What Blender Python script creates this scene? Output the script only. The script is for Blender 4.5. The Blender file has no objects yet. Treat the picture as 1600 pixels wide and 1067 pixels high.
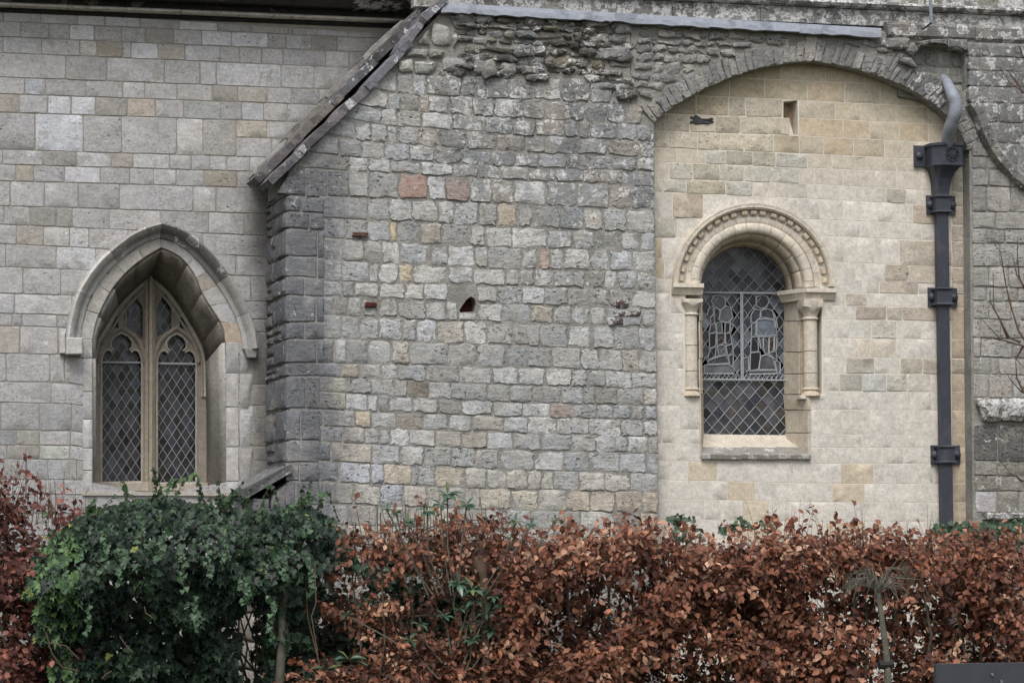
import bpy, bmesh, math, random
import numpy as np
from mathutils import Vector, Matrix, noise
from mathutils.geometry import tessellate_polygon
random.seed(7)
rng = np.random.default_rng(11)
R = math.radians
scene = bpy.context.scene
COL = scene.collection

# ------------------------------------------------------------------ camera
FPX, YAW, PITCH, ROLL, DIST, EYE = 4600.0, R(15.0), R(3.94), 0.006, 23.0, 1.5
CAM = Vector((-DIST*math.sin(YAW), -DIST*math.cos(YAW), EYE))
fwd = Vector((math.sin(YAW)*math.cos(PITCH), math.cos(YAW)*math.cos(PITCH), math.sin(PITCH)))
r0 = Vector((math.cos(YAW), -math.sin(YAW), 0)); u0 = r0.cross(fwd)
cr, sr = math.cos(ROLL), math.sin(ROLL)
right = r0*cr - u0*sr; up = u0*cr + r0*sr
cam_data = bpy.data.cameras.new('camera'); cam = bpy.data.objects.new('camera', cam_data); COL.objects.link(cam)
cam.matrix_world = Matrix(((right.x, up.x, -fwd.x, CAM.x), (right.y, up.y, -fwd.y, CAM.y), (right.z, up.z, -fwd.z, CAM.z), (0, 0, 0, 1)))
cam_data.sensor_width = 36; cam_data.lens = FPX/1600*36; cam_data.clip_start = 0.1; cam_data.clip_end = 2000
scene.camera = cam

# ------------------------------------------------------------------ light
SUN_EL, SUN_ROT = 58.0, 205.0
w = bpy.data.worlds.new('World'); scene.world = w; w.use_nodes = True
nt = w.node_tree; bg = nt.nodes['Background']
sky = nt.nodes.new('ShaderNodeTexSky'); sky.sky_type = 'NISHITA'; sky.sun_disc = False
sky.sun_elevation = R(SUN_EL); sky.sun_rotation = R(SUN_ROT); sky.air_density = 1.0; sky.dust_density = 4.0; sky.ozone_density = 1.0
hs = nt.nodes.new('ShaderNodeHueSaturation'); hs.inputs['Saturation'].default_value = 0.42
nt.links.new(sky.outputs[0], hs.inputs['Color']); nt.links.new(hs.outputs[0], bg.inputs['Color'])
bg.inputs['Strength'].default_value = 0.10
sl = bpy.data.lights.new('sun', 'SUN'); sl.energy = 1.0; sl.angle = R(28); sl.color = (1.0, 0.98, 0.96)
sun = bpy.data.objects.new('sun', sl); COL.objects.link(sun)
sdir = Vector((-0.30, -0.72, 1.15)).normalized()          # towards the sun: in front, a little left, high
sun.rotation_euler = sdir.to_track_quat('Z', 'Y').to_euler()
sky.sun_elevation = math.asin(sdir.z); sky.sun_rotation = math.atan2(sdir.x, sdir.y)
scene.view_settings.view_transform = 'Standard'; scene.view_settings.look = 'None'
scene.view_settings.gamma = 1; scene.view_settings.exposure = 0.84; scene.view_settings.use_curve_mapping = False

# ------------------------------------------------------------------ helpers
def ray(px, py):
    return (fwd*FPX + right*(px-800) - up*(py-533.5)).normalized()
class Plane:
    """a wall face: o a point, u along it, n outwards"""
    def __init__(s, o, u, n): s.o = Vector(o); s.u = Vector(u); s.n = Vector(n)
    def uv(s, px, py, w=0.0):
        d = ray(px, py); o = s.o + s.n*w
        p = CAM + d*((o-CAM).dot(s.n)/d.dot(s.n)) - s.o
        return (p.dot(s.u), p.z)
    def P(s, u, v, w=0.0): return s.o + s.u*u + Vector((0, 0, v)) + s.n*w
    def pix(s, px, py, w=0.0):
        u, v = s.uv(px, py, w); return s.P(u, v, w)
XA = (1, 0, 0); NF = (0, -1, 0)
NAVE = Plane((0, 0, 0), XA, NF)
FY = -.86
FRONT = Plane((0, FY, 0), XA, NF)
INFILL = Plane((0, -0.72, 0), XA, NF)
HEDGE = Plane((0, -4.0, 0), XA, NF)
XC = FRONT.pix(449, 500).x                                # left corner of the projecting wall
SIDE = Plane((XC, 0, 0), (0, -1, 0), (-1, 0, 0))

def link(o, parent=None):
    COL.objects.link(o)
    if parent is not None:
        o.parent = parent; o.matrix_parent_inverse = Matrix.Translation(parent.location).inverted()
    return o
def thing(name, label, cat, loc, group=None):
    o = bpy.data.objects.new(name, None); o.empty_display_size = .2; COL.objects.link(o); o.location = loc
    o['label'] = label; o['category'] = cat
    if group: o['group'] = group
    return o
def mobj(name, verts, faces, mat, parent=None, smooth=False, center=True, label=None):
    me = bpy.data.meshes.new(name)
    c = Vector((0, 0, 0))
    if center and len(verts):
        vv = [Vector(v) for v in verts]; c = sum(vv, Vector())/len(vv); verts = [v-c for v in vv]
    me.from_pydata([tuple(v) for v in verts], [], faces)
    if smooth: me.polygons.foreach_set('use_smooth', [True]*len(me.polygons))
    me.materials.append(mat); me.update()
    o = bpy.data.objects.new(name, me); o.location = c
    link(o, parent)
    if label: o['label'] = label
    return o
class MB:
    def __init__(s): s.v = []; s.f = []
    def add(s, vs, fs):
        b = len(s.v); s.v += [Vector(v) for v in vs]; s.f += [tuple(i+b for i in f) for f in fs]; return s
    def box(s, x0, x1, y0, y1, z0, z1):
        v = [(x, y, z) for x in (x0, x1) for y in (y0, y1) for z in (z0, z1)]
        return s.add(v, [(0, 1, 3, 2), (4, 6, 7, 5), (0, 4, 5, 1), (2, 3, 7, 6), (0, 2, 6, 4), (1, 5, 7, 3)])
    def tube(s, pts, r, n=8, r2=None, cap=True):
        pts = [Vector(p) for p in pts]; m = len(pts); vs = []; fs = []
        ref = None
        for i, p in enumerate(pts):
            t = (pts[min(i+1, m-1)]-pts[max(i-1, 0)]); t = t.normalized() if t.length > 1e-9 else Vector((0, 0, 1))
            if ref is None: ref = Vector((0, 0, 1)) if abs(t.z) < .9 else Vector((1, 0, 0))
            a = t.cross(ref)
            if a.length < 1e-4: a = t.cross(Vector((0, 1, 0)))
            a.normalize(); b = a.cross(t).normalized(); ref = b if abs(t.dot(b)) < .9 else ref
            if hasattr(r, '__len__'): rr = r[i]
            else: rr = r if r2 is None else r+(r2-r)*i/(m-1)
            for k in range(n):
                an = 2*math.pi*k/n; vs.append(p+a*(math.cos(an)*rr)+b*(math.sin(an)*rr))
        for i in range(m-1):
            for k in range(n):
                k2 = (k+1) % n; fs.append((i*n+k, i*n+k2, (i+1)*n+k2, (i+1)*n+k))
        if cap: fs.append(tuple(range(n))[::-1]); fs.append(tuple((m-1)*n+k for k in range(n)))
        return s.add(vs, fs)
    def prism(s, front, back):
        n = len(front)
        return s.add(list(front)+list(back), [tuple(range(n)), tuple(range(2*n-1, n-1, -1))]+[(i, n+i, n+(i+1) % n, (i+1) % n) for i in range(n)])
    def build(s, name, mat, parent=None, smooth=False, label=None):
        o = mobj(name, s.v, s.f, mat, parent, False, True, label)
        if smooth:
            me = o.data; me.polygons.foreach_set('use_smooth', [True]*len(me.polygons))
            try: me.set_sharp_from_angle(angle=R(40))
            except Exception: pass
        return o

# ------------------------------------------------------------------ materials
def mat_new(name):
    m = bpy.data.materials.new(name); m.use_nodes = True
    t = m.node_tree; b = t.nodes['Principled BSDF']; return m, t, b
class G:
    """tiny node-graph writer"""
    def __init__(s, t): s.t = t
    def put(s, sock, v):
        if isinstance(v, bpy.types.NodeSocket): s.t.links.new(v, sock)
        elif v is not None: sock.default_value = v
    def noise(s, vec, scale, detail=4, rough=.6, dist=0):
        n = s.t.nodes.new('ShaderNodeTexNoise'); s.put(n.inputs['Vector'], vec)
        n.inputs['Scale'].default_value = scale; n.inputs['Detail'].default_value = detail
        n.inputs['Roughness'].default_value = rough; n.inputs['Distortion'].default_value = dist
        return n.outputs['Fac']
    def noisec(s, vec, scale, detail=2):
        n = s.t.nodes.new('ShaderNodeTexNoise'); s.put(n.inputs['Vector'], vec)
        n.inputs['Scale'].default_value = scale; n.inputs['Detail'].default_value = detail
        return n.outputs['Color']
    def vor(s, vec, scale, out='Distance', feat='F1'):
        n = s.t.nodes.new('ShaderNodeTexVoronoi'); s.put(n.inputs['Vector'], vec); n.feature = feat
        n.inputs['Scale'].default_value = scale; return n.outputs[out]
    def m(s, op, a, b=None, c=None, clamp=False):
        n = s.t.nodes.new('ShaderNodeMath'); n.operation = op; n.use_clamp = clamp
        s.put(n.inputs[0], a); s.put(n.inputs[1], b); s.put(n.inputs[2], c); return n.outputs[0]
    def vm(s, op, a, b=None):
        n = s.t.nodes.new('ShaderNodeVectorMath'); n.operation = op
        s.put(n.inputs[0], a); s.put(n.inputs[1], b); return n.outputs[0]
    def rng(s, v, a, b, c=0.0, d=1.0):
        n = s.t.nodes.new('ShaderNodeMapRange'); n.interpolation_type = 'SMOOTHSTEP'
        s.put(n.inputs[0], v); s.put(n.inputs[1], a); s.put(n.inputs[2], b); s.put(n.inputs[3], c); s.put(n.inputs[4], d); return n.outputs[0]
    def lin(s, v, a, b, c, d):
        n = s.t.nodes.new('ShaderNodeMapRange'); s.put(n.inputs[0], v)
        n.inputs[1].default_value = a; n.inputs[2].default_value = b; n.inputs[3].default_value = c; n.inputs[4].default_value = d; return n.outputs[0]
    def mix(s, f, a, b, mode='MIX'):
        n = s.t.nodes.new('ShaderNodeMix'); n.data_type = 'RGBA'; n.blend_type = mode
        s.put(n.inputs[0], f)
        for k, v in ((6, a), (7, b)):
            if isinstance(v, (tuple, list)) and len(v) == 3: v = (*v, 1)
            s.put(n.inputs[k], v)
        return n.outputs[2]
    def rgb(s, v):   # float socket -> grey colour
        n = s.t.nodes.new('ShaderNodeCombineColor'); [s.put(n.inputs[i], v) for i in range(3)]; return n.outputs[0]
    def bump(s, h, strength, dist, prev=None):
        n = s.t.nodes.new('ShaderNodeBump'); s.put(n.inputs['Height'], h)
        n.inputs['Strength'].default_value = strength; n.inputs['Distance'].default_value = dist
        if prev is not None: s.put(n.inputs['Normal'], prev)
        return n.outputs['Normal']

def stone_mat(name, src='object', pit=.5, pitscale=22, bump=.5, bed=.5, soot=None, base=(.4, .39, .38), vary=1.0, smear=0, mortar=(.27, .25, .21), coarse=.5, crag=.25, streak=None, band=None):
    """weathered limestone; colour comes from the object (alpha = how much lichen grows on it)"""
    m, t, b = mat_new(name); g = G(t)
    geo = t.nodes.new('ShaderNodeNewGeometry'); pos = geo.outputs['Position']
    oi = t.nodes.new('ShaderNodeObjectInfo')
    if src == 'object':
        col, lich, rnd = oi.outputs['Color'], oi.outputs['Alpha'], oi.outputs['Random']
        off = g.m('MULTIPLY', rnd, 37.0); comb = t.nodes.new('ShaderNodeCombineXYZ')
        g.put(comb.inputs[0], off); g.put(comb.inputs[2], off); pg = g.vm('ADD', pos, comb.outputs[0])
    elif src == 'attr':
        a = t.nodes.new('ShaderNodeAttribute'); a.attribute_name = 'Col'
        col, lich, rnd = a.outputs['Color'], a.outputs['Alpha'], a.outputs['Fac']; pg = pos
    else:
        col, lich, rnd, pg = (*base, 1), 0.25, .5, pos
    st = g.vm('MULTIPLY', pg, (1, 1, 4.5))
    big = g.noise(pg, 3.0, 5, .62); fine = g.noise(pg, 45, 3, .7); bedn = g.noise(st, 9, 5, .65, .4)
    # pitting: holes eaten along the bedding, on some stones much more than on others
    amt = g.rng(g.noise(pg, 1.9, 1), .42, .62)
    pn = g.noise(g.vm('MULTIPLY', pg, (1, 1, 2.2)), pitscale, 3, .6, .8)
    hole = g.m('MULTIPLY', g.rng(pn, .60, .70), g.m('MULTIPLY_ADD', amt, pit, .06*pit+.0))
    c = g.mix(1.0, col, g.rgb(g.lin(big, .25, .75, 1-.24*vary, 1+.24*vary)), 'MULTIPLY')
    c = g.mix(1.0, c, g.rgb(g.m('MULTIPLY', g.lin(fine, .25, .75, .80, 1.20), g.lin(g.noise(pg, 16, 4, .7), .25, .75, .82, 1.18))), 'MULTIPLY')
    c = g.mix(bed, c, g.mix(1.0, c, g.rgb(g.lin(bedn, .3, .7, .72, 1.22)), 'MULTIPLY'))
    crk = g.noise(g.vm('MULTIPLY', pg, (1, 1, 1.8)), 19, 5, .72, .6); crk = g.rng(g.m('ABSOLUTE', g.m('SUBTRACT', crk, .5)), .0, .022, 1, 0)
    crk = g.m('MULTIPLY', crk, g.rng(g.noise(pg, 6, 2), .46, .60, 0, crag)); c = g.mix(crk, c, g.mix(1.0, c, (.42, .41, .40), 'MULTIPLY'))
    spk = g.noise(pg, 62, 2, .6); c = g.mix(g.rng(spk, .60, .68, 0, min(1, .25+crag)), c, g.mix(1.0, c, (.60, .59, .57), 'MULTIPLY'))
    c = g.mix(g.rng(spk, .40, .33, 0, min(1, .2+crag*.8)), c, g.mix(1.0, c, (1.30, 1.31, 1.33), 'MULTIPLY'))
    # warm and cool drift
    warm = g.noise(pg, 5, 3); c = g.mix(g.rng(warm, .5, .75, 0, .28*vary), c, g.mix(1.0, c, (1.14, 1.0, .78), 'MULTIPLY'))
    if smear:
        sm = g.rng(g.noise(pos, 7, 4, .7, .5), .60-.1*smear, .66-.06*smear)
        c = g.mix(g.m('MULTIPLY', sm, .55), c, mortar)
    if soot:
        x = t.nodes.new('ShaderNodeSeparateXYZ'); g.put(x.inputs[0], pos)
        x0, x1, z0, z1 = soot
        sx = g.m('ADD', x.outputs[0], g.m('MULTIPLY', g.m('SUBTRACT', g.noise(g.vm('MULTIPLY', pos, (1, 1, .45)), 3.2, 4, .6), .5), .55))
        f = g.rng(sx, x0, x1, 1, 0); f = g.m('MULTIPLY', f, g.rng(x.outputs[2], z0, z0+.6, 0, 1)); f = g.m('MULTIPLY', f, g.rng(x.outputs[2], z1-.5, z1, 1, .25))
        f = g.m('MULTIPLY', f, g.rng(g.noise(pos, 2.2, 4, .65), .30, .52, .45, 1))
        c = g.mix(g.m('MULTIPLY', f, .80), c, g.mix(1.0, (.105, .112, .128), g.rgb(g.lin(fine, .25, .75, .75, 1.25)), 'MULTIPLY'))
    if streak or band:
        x2 = t.nodes.new('ShaderNodeSeparateXYZ'); g.put(x2.inputs[0], pos)
    if streak:     # rain-washed dark streaks hanging from the top of the wall
        xa, xb, za, zb = streak
        f = g.rng(g.noise(g.vm('MULTIPLY', pos, (1, 1, .22)), 3.6, 5, .65), .42, .56)
        f = g.m('MULTIPLY', f, g.m('MULTIPLY', g.rng(x2.outputs[0], xa, xb, 0, 1), g.rng(g.m('ADD', x2.outputs[2], g.m('MULTIPLY', big, .8)), za+.4, zb+.4, 0, 1)))
        c = g.mix(g.m('MULTIPLY', f, .62), c, g.mix(1.0, (.15, .152, .155), g.rgb(g.lin(fine, .25, .75, .75, 1.25)), 'MULTIPLY'))
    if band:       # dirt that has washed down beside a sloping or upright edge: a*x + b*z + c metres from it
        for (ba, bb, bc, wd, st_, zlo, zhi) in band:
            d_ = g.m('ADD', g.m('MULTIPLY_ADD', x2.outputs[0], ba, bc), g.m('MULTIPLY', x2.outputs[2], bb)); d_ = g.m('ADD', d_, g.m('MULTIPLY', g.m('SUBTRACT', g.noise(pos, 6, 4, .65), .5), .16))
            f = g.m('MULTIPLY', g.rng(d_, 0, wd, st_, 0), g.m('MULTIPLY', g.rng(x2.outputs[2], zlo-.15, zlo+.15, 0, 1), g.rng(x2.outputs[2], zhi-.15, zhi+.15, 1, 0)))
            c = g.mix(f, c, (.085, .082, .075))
    c = g.mix(g.m('MULTIPLY', hole, .95, clamp=True), c, g.mix(1.0, c, (.20, .19, .18), 'MULTIPLY'))
    # crustose lichen: pale rosettes with a brighter rim, and a finer speckle
    wob = g.vm('ADD', pos, g.vm('SCALE', g.vm('SUBTRACT', g.noisec(pos, 22), (.5, .5, .5)), None)); 
    sc = wob.node.inputs[1].links[0].from_node; sc.inputs['Scale'].default_value = .035
    d = g.vor(wob, 7.5); cc = g.vor(wob, 7.5, 'Color')
    sep = t.nodes.new('ShaderNodeSeparateColor'); g.put(sep.inputs[0], cc)
    r_ = g.m('MULTIPLY', g.m('MULTIPLY', g.m('POWER', sep.outputs[0], 1.7), .46), g.rng(lich, 0, .35, 0, 1))
    keep = g.m('LESS_THAN', sep.outputs[1], g.m('MULTIPLY', lich, 1.0))
    inside = g.m('MULTIPLY', g.rng(g.m('SUBTRACT', r_, d), 0, .03), keep)
    rim = g.m('MULTIPLY', inside, g.rng(g.m('SUBTRACT', r_, d), .03, .10, 1, .42))
    rim = g.m('MULTIPLY', rim, g.rng(g.noise(pos, 60, 3), .34, .55))
    c = g.mix(g.m('MULTIPLY', rim, .95), c, (.60, .61, .63))
    bl = g.m('MULTIPLY', g.rng(g.m('ADD', g.noise(pos, 11, 5, .7), g.m('MULTIPLY', lich, .20)), .665, .70), g.rng(lich, .1, .3)); bl = g.m('MULTIPLY', bl, g.rng(g.noise(pos, 50, 3), .36, .52))
    c = g.mix(g.m('MULTIPLY', bl, .85), c, (.56, .56, .55))
    sp = g.m('MULTIPLY', g.rng(g.noise(pos, 55, 2, .5), .66, .70), g.m('MULTIPLY', lich, g.rng(g.noise(pos, 3.5, 2), .42, .6)))
    c = g.mix(g.m('MULTIPLY', sp, .9), c, (.62, .62, .61))
    g.put(b.inputs['Base Color'], c)
    b.inputs['Roughness'].default_value = .93; b.inputs['Specular IOR Level'].default_value = .25
    h = g.m('ADD', g.m('MULTIPLY', big, coarse), g.m('MULTIPLY', bedn, .5*bed+.15)); h = g.m('MULTIPLY_ADD', fine, .30, h); h = g.m('MULTIPLY_ADD', g.noise(pg, 16, 4, .7), .45, h)
    h = g.m('SUBTRACT', h, g.m('MULTIPLY', hole, 1.3))
    g.put(b.inputs['Normal'], g.bump(h, bump, .022))
    return m
def plain_mat(name, base, rough=.8, var=.2, scale=8, bump=.2, dist=.006, spec=.4, metal=0.0, tint=None, tscale=3):
    m, t, b = mat_new(name); g = G(t)
    pos = t.nodes.new('ShaderNodeNewGeometry').outputs['Position']
    n1 = g.noise(pos, scale, 5, .65); n2 = g.noise(pos, scale*6, 4, .75)
    c = g.mix(1.0, base, g.rgb(g.lin(n1, .25, .75, 1-var, 1+var)), 'MULTIPLY')
    c = g.mix(1.0, c, g.rgb(g.lin(n2, .25, .75, 1-var*.6, 1+var*.6)), 'MULTIPLY')
    if tint: c = g.mix(g.rng(g.noise(pos, tscale, 5, .65), .48, .62), c, tint)
    g.put(b.inputs['Base Color'], c); b.inputs['Roughness'].default_value = rough
    b.inputs['Specular IOR Level'].default_value = spec; b.inputs['Metallic'].default_value = metal
    g.put(b.inputs['Normal'], g.bump(g.m('ADD', n1, g.m('MULTIPLY', n2, .8)), bump, dist)); return m
M = {}
pxX = lambda px, pl=FRONT, py=500: pl.pix(px, py).x
pxZ = lambda py, pl=FRONT, px=600: pl.pix(px, py).z
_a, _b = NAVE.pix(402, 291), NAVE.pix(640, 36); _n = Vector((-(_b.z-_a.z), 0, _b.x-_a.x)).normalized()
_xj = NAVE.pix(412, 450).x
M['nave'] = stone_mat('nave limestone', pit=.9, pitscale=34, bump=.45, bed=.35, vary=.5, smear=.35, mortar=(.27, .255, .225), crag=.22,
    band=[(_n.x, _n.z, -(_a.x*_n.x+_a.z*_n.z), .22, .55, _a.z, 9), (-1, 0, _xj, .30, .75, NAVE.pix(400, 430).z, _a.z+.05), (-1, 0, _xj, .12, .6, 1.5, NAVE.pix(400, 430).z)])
SOOT = (pxX(500), pxX(566), pxZ(960), pxZ(170))
STREAK = (pxX(640), pxX(740), pxZ(370, px=850), pxZ(190, px=850))
M['rubble'] = stone_mat('rubble limestone', pit=.9, pitscale=30, bump=.9, bed=.45, soot=SOOT, smear=.9, mortar=(.32, .305, .27), coarse=1.0, crag=.55, streak=STREAK)
M['rubble_attr'] = stone_mat('small rubble limestone', src='attr', pit=.8, bump=.9, bed=.5, soot=SOOT, smear=.8, coarse=1.0, crag=.65, streak=STREAK)
M['cream'] = stone_mat('cream ashlar limestone', pit=.2, pitscale=34, bump=.12, bed=.2, vary=.22, coarse=.3, crag=.03)
M['creamold'] = stone_mat('old patched ashlar', pit=.9, pitscale=32, bump=.4, bed=.35, vary=.6, crag=.35)
M['jamb'] = stone_mat('window dressing stone', pit=.25, pitscale=34, bump=.18, bed=.15, vary=.6, coarse=.4, crag=.05)
M['mortar_n'] = plain_mat('nave mortar', (.27, .255, .225), .95, .2, 10, .5, .008, .1)
M['mortar_r'] = plain_mat('rubble mortar', (.315, .305, .28), .97, .25, 9, 1.0, .02, .1, tint=(.255, .25, .23), tscale=2.2)
M['mortar_c'] = plain_mat('pale lime mortar', (.64, .60, .52), .95, .08, 10, .3, .004, .1)
M['glass'] = None
# ------------------------------------------------------------------ masonry
class Wall:
    """collects the stones of one wall; the largest 290 become objects, the rest one joined part"""
    def __init__(s, th, mat, mat_attr=None, limit=290): s.th = th; s.mat = mat; s.ma = mat_attr; s.items = []; s.limit = limit
    def add(s, verts, faces, col, area, mat=None, name='stone', label=None): s.items.append((area, verts, faces, col, mat or s.mat, name, label))
    def done(s):
        s.items.sort(key=lambda i: -i[0])
        keep = s.items[:s.limit] if s.ma else s.items
        for ar, v, f, c, m, nm, lb in keep:
            o = mobj(nm, v, f, m, s.th, smooth=True, label=lb); o.color = c
            try: o.data.set_sharp_from_angle(angle=R(34))
            except Exception: pass
        rest = s.items[len(keep):]
        if rest:
            mb = MB(); cols = []
            for ar, v, f, c, m, nm, lb in rest: mb.add(v, f); cols += [c]*len(v)
            o = mb.build('small_stones', s.ma, s.th, smooth=True); o['kind'] = 'stuff'
            a = o.data.color_attributes.new('Col', 'FLOAT_COLOR', 'POINT'); a.data.foreach_set('color', np.array(cols, dtype=np.float32).ravel())

def block(pl, quad, gap=.006, prot=.0, depth=.08, rough=.3, bev=.008, corner=.10, w0=0.0, dome=0.0, per=3):
    """one stone from its four corners (u,v) on a wall plane: TL TR BR BL"""
    q = [Vector(p) for p in quad]; c = sum(q, Vector((0, 0)))/4
    W = (q[1]-q[0]).length; H = (q[3]-q[0]).length; mn = max(min(W, H), .02)
    gap = min(gap, mn*.2)
    out = []
    for i in range(4):
        a, b = q[i], q[(i+1) % 4]; e = b-a; L = max(e.length, 1e-4); t = e/L
        nrm = Vector((-t.y, t.x))
        if nrm.dot(c-a) < 0: nrm = -nrm
        cf = min(corner*mn*random.uniform(.5, 1.6)/L+gap/L, .35)
        ts = [cf]+[(k+1)/(per-1)*1.0*(1-2*cf)+cf for k in range(per-2)]+[1-cf]
        for k, tt in enumerate(ts):
            j = random.uniform(-1, 1)*rough*.011*min(1, mn/.12)
            if 0 < k < len(ts)-1: tt += random.uniform(-.1, .1)
            out.append(a+e*tt+nrm*(gap+j+(0 if 0 < k < len(ts)-1 else abs(j)*.5)))
    n = len(out); bev = min(bev, mn*.18)
    V = [pl.P(p.x, p.y, w0-depth) for p in out]
    V += [pl.P(p.x, p.y, w0+prot-bev*.9) for p in out]
    def ins(p, d):
        r = c-p; L = r.length; return p+r*(min(d/L, .6) if L > 1e-5 else 0)
    tl = [random.uniform(-1, 1)*rough*.010 for _ in range(3)]
    def tilt(p): return ((p.x-c.x)/max(W, .05)*tl[0]+(p.y-c.y)/max(H, .05)*tl[1])
    for p in out:
        i1 = ins(p, bev*random.uniform(.9, 1.5)); V.append(pl.P(i1.x, i1.y, w0+prot+tilt(i1)+random.uniform(-.5, .5)*rough*.006))
    F = []
    rings = 2
    if dome > 0:
        for p in out:
            i2 = c+(p-c)*random.uniform(.45, .6); V.append(pl.P(i2.x, i2.y, w0+prot+tilt(i2)+dome*random.uniform(.4, 1.1)))
        rings = 3
    V.append(pl.P(c.x, c.y, w0+prot+dome*random.uniform(.5, 1.2)))
    for r_ in range(rings):
        for i in range(n):
            k = (i+1) % n; F.append((r_*n+i, r_*n+k, (r_+1)*n+k, (r_+1)*n+i))
    for i in range(n): F.append((rings*n+i, rings*n+(i+1) % n, (rings+1)*n))
    return V, F, W*H

def yat(line, x, xs):
    """height of a course line given at the three stations xs"""
    if len(line) == 2: return line[0]+(line[1]-line[0])*(x-xs[0])/(xs[-1]-xs[0])
    if x <= xs[1]: return line[0]+(line[1]-line[0])*(x-xs[0])/(xs[1]-xs[0])
    return line[1]+(line[2]-line[1])*(x-xs[1])/(xs[2]-xs[1])
def course(wall, pl, top, bot, xs, joints, x0, x1, colf, clip=None, **kw):
    js = [x0]+[j for j in joints if x0+4 < j < x1-4]+[x1]
    matf = kw.pop('matf', None); kwf = kw.pop('kwf', None)
    for a, b in zip(js, js[1:]):
        ja, jb = random.uniform(-.6, .6)*kw.get('rough', .3), random.uniform(-.6, .6)*kw.get('rough', .3)
        y = [yat(top, a, xs), yat(top, b, xs), yat(bot, b, xs), yat(bot, a, xs)]
        xq = [a+ja, b+jb, b-jb, a-ja]
        segs = [(xq, y)]
        if clip:
            segs = clip(xq, y)
        for xx, yy in segs:
            if max(xx)-min(xx) < 3: continue
            quad = [pl.uv(xx[i], yy[i]) for i in range(4)]
            cx, cy = sum(xx)/4, sum(yy)/4
            k = dict(kw)
            if kwf: k.update(kwf(cx, cy, b-a))
            v, f, ar = block(pl, quad, **k)
            wall.add(v, f, colf(cx, cy, b-a), ar, matf(cx, cy) if matf else None)
def hole_clip(hole):
    """hole(y) -> (xa, xb) or None: cut the stones of a course back to the sides of an opening"""
    def f(xq, y):
        ht, hb = hole((y[0]+y[1])/2), hole((y[2]+y[3])/2)
        if ht is None and hb is None: return [(xq, y)]
        if ht is None: ht = ((hb[0]+hb[1])/2,)*2
        if hb is None: hb = ((ht[0]+ht[1])/2,)*2
        res = []
        L = [xq[0], min(xq[1], ht[0]), min(xq[2], hb[0]), xq[3]]
        if L[1] > L[0]-2 and L[2] > L[3]-2 and max(L[1]-L[0], L[2]-L[3]) > 4:
            L[1] = max(L[1], L[0]+1); L[2] = max(L[2], L[3]+1); res.append((L, y))
        Q = [max(xq[0], ht[1]), xq[1], xq[2], max(xq[3], hb[1])]
        if Q[1] > Q[0]-2 and Q[2] > Q[3]-2 and max(Q[1]-Q[0], Q[2]-Q[3]) > 4:
            Q[0] = min(Q[0], Q[1]-1); Q[3] = min(Q[3], Q[2]-1); res.append((Q, y))
        return res
    return f
def interp(pts, x):
    if x <= pts[0][0]: return pts[0][1]
    for (a, b), (c, d) in zip(pts, pts[1:]):
        if x <= c: return b+(d-b)*(x-a)/(c-a) if c > a else d
    return pts[-1][1]
def core(name, pl, outer, holes, mat, th, w=-.012, thick=.35):
    """the mortar bed: a thick slab with openings"""
    loops = [[pl.uv(*p) for p in outer]]+[[pl.uv(*p) for p in h] for h in holes]
    flat = [p for l in loops for p in l]; n = len(flat)
    tris = tessellate_polygon([[Vector((p[0], p[1], 0)) for p in l] for l in loops])
    v = [pl.P(p[0], p[1], w) for p in flat]+[pl.P(p[0], p[1], w-thick) for p in flat]
    f = [tuple(t) for t in tris]+[tuple(i+n for i in t[::-1]) for t in tris]
    b = 0
    for l in loops:
        m = len(l); f += [(b+i, b+(i+1) % m, n+b+(i+1) % m, n+b+i) for i in range(m)]; b += m
    o = mobj(name, v, f, mat, th)
    bm = bmesh.new(); bm.from_mesh(o.data); bmesh.ops.recalc_face_normals(bm, faces=bm.faces); bm.to_mesh(o.data); bm.free()
    return o
def tone(c, v, lich=0.0):
    k = 1+random.gauss(0, v); h = random.gauss(0, v*.15)
    return (min(.85, max(.02, c[0]*k*(1+h))), min(.85, max(.02, c[1]*k)), min(.85, max(.02, c[2]*k*(1-h))), lich)
def resample(pts, n):
    d = [0]
    for a, b in zip(pts, pts[1:]): d.append(d[-1]+math.hypot(b[0]-a[0], b[1]-a[1]))
    out = []
    for i in range(n):
        t = d[-1]*i/(n-1); k = 0
        while k < len(d)-2 and d[k+1] < t: k += 1
        s_ = (t-d[k])/max(d[k+1]-d[k], 1e-9); out.append((pts[k][0]+(pts[k+1][0]-pts[k][0])*s_, pts[k][1]+(pts[k+1][1]-pts[k][1])*s_))
    return out
def smoothp(pts, n):
    """Catmull-Rom through pixel points, then resample to n"""
    P = [pts[0]]+list(pts)+[pts[-1]]; out = []
    for i in range(1, len(P)-2):
        for k in range(8):
            t = k/8; a, b, c, d = P[i-1], P[i], P[i+1], P[i+2]
            out.append(tuple(.5*(2*b[j]+(c[j]-a[j])*t+(2*a[j]-5*b[j]+4*c[j]-d[j])*t*t+(3*b[j]-a[j]-3*c[j]+d[j])*t**3) for j in (0, 1)))
    out.append(pts[-1]); return resample(out, n)

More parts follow.
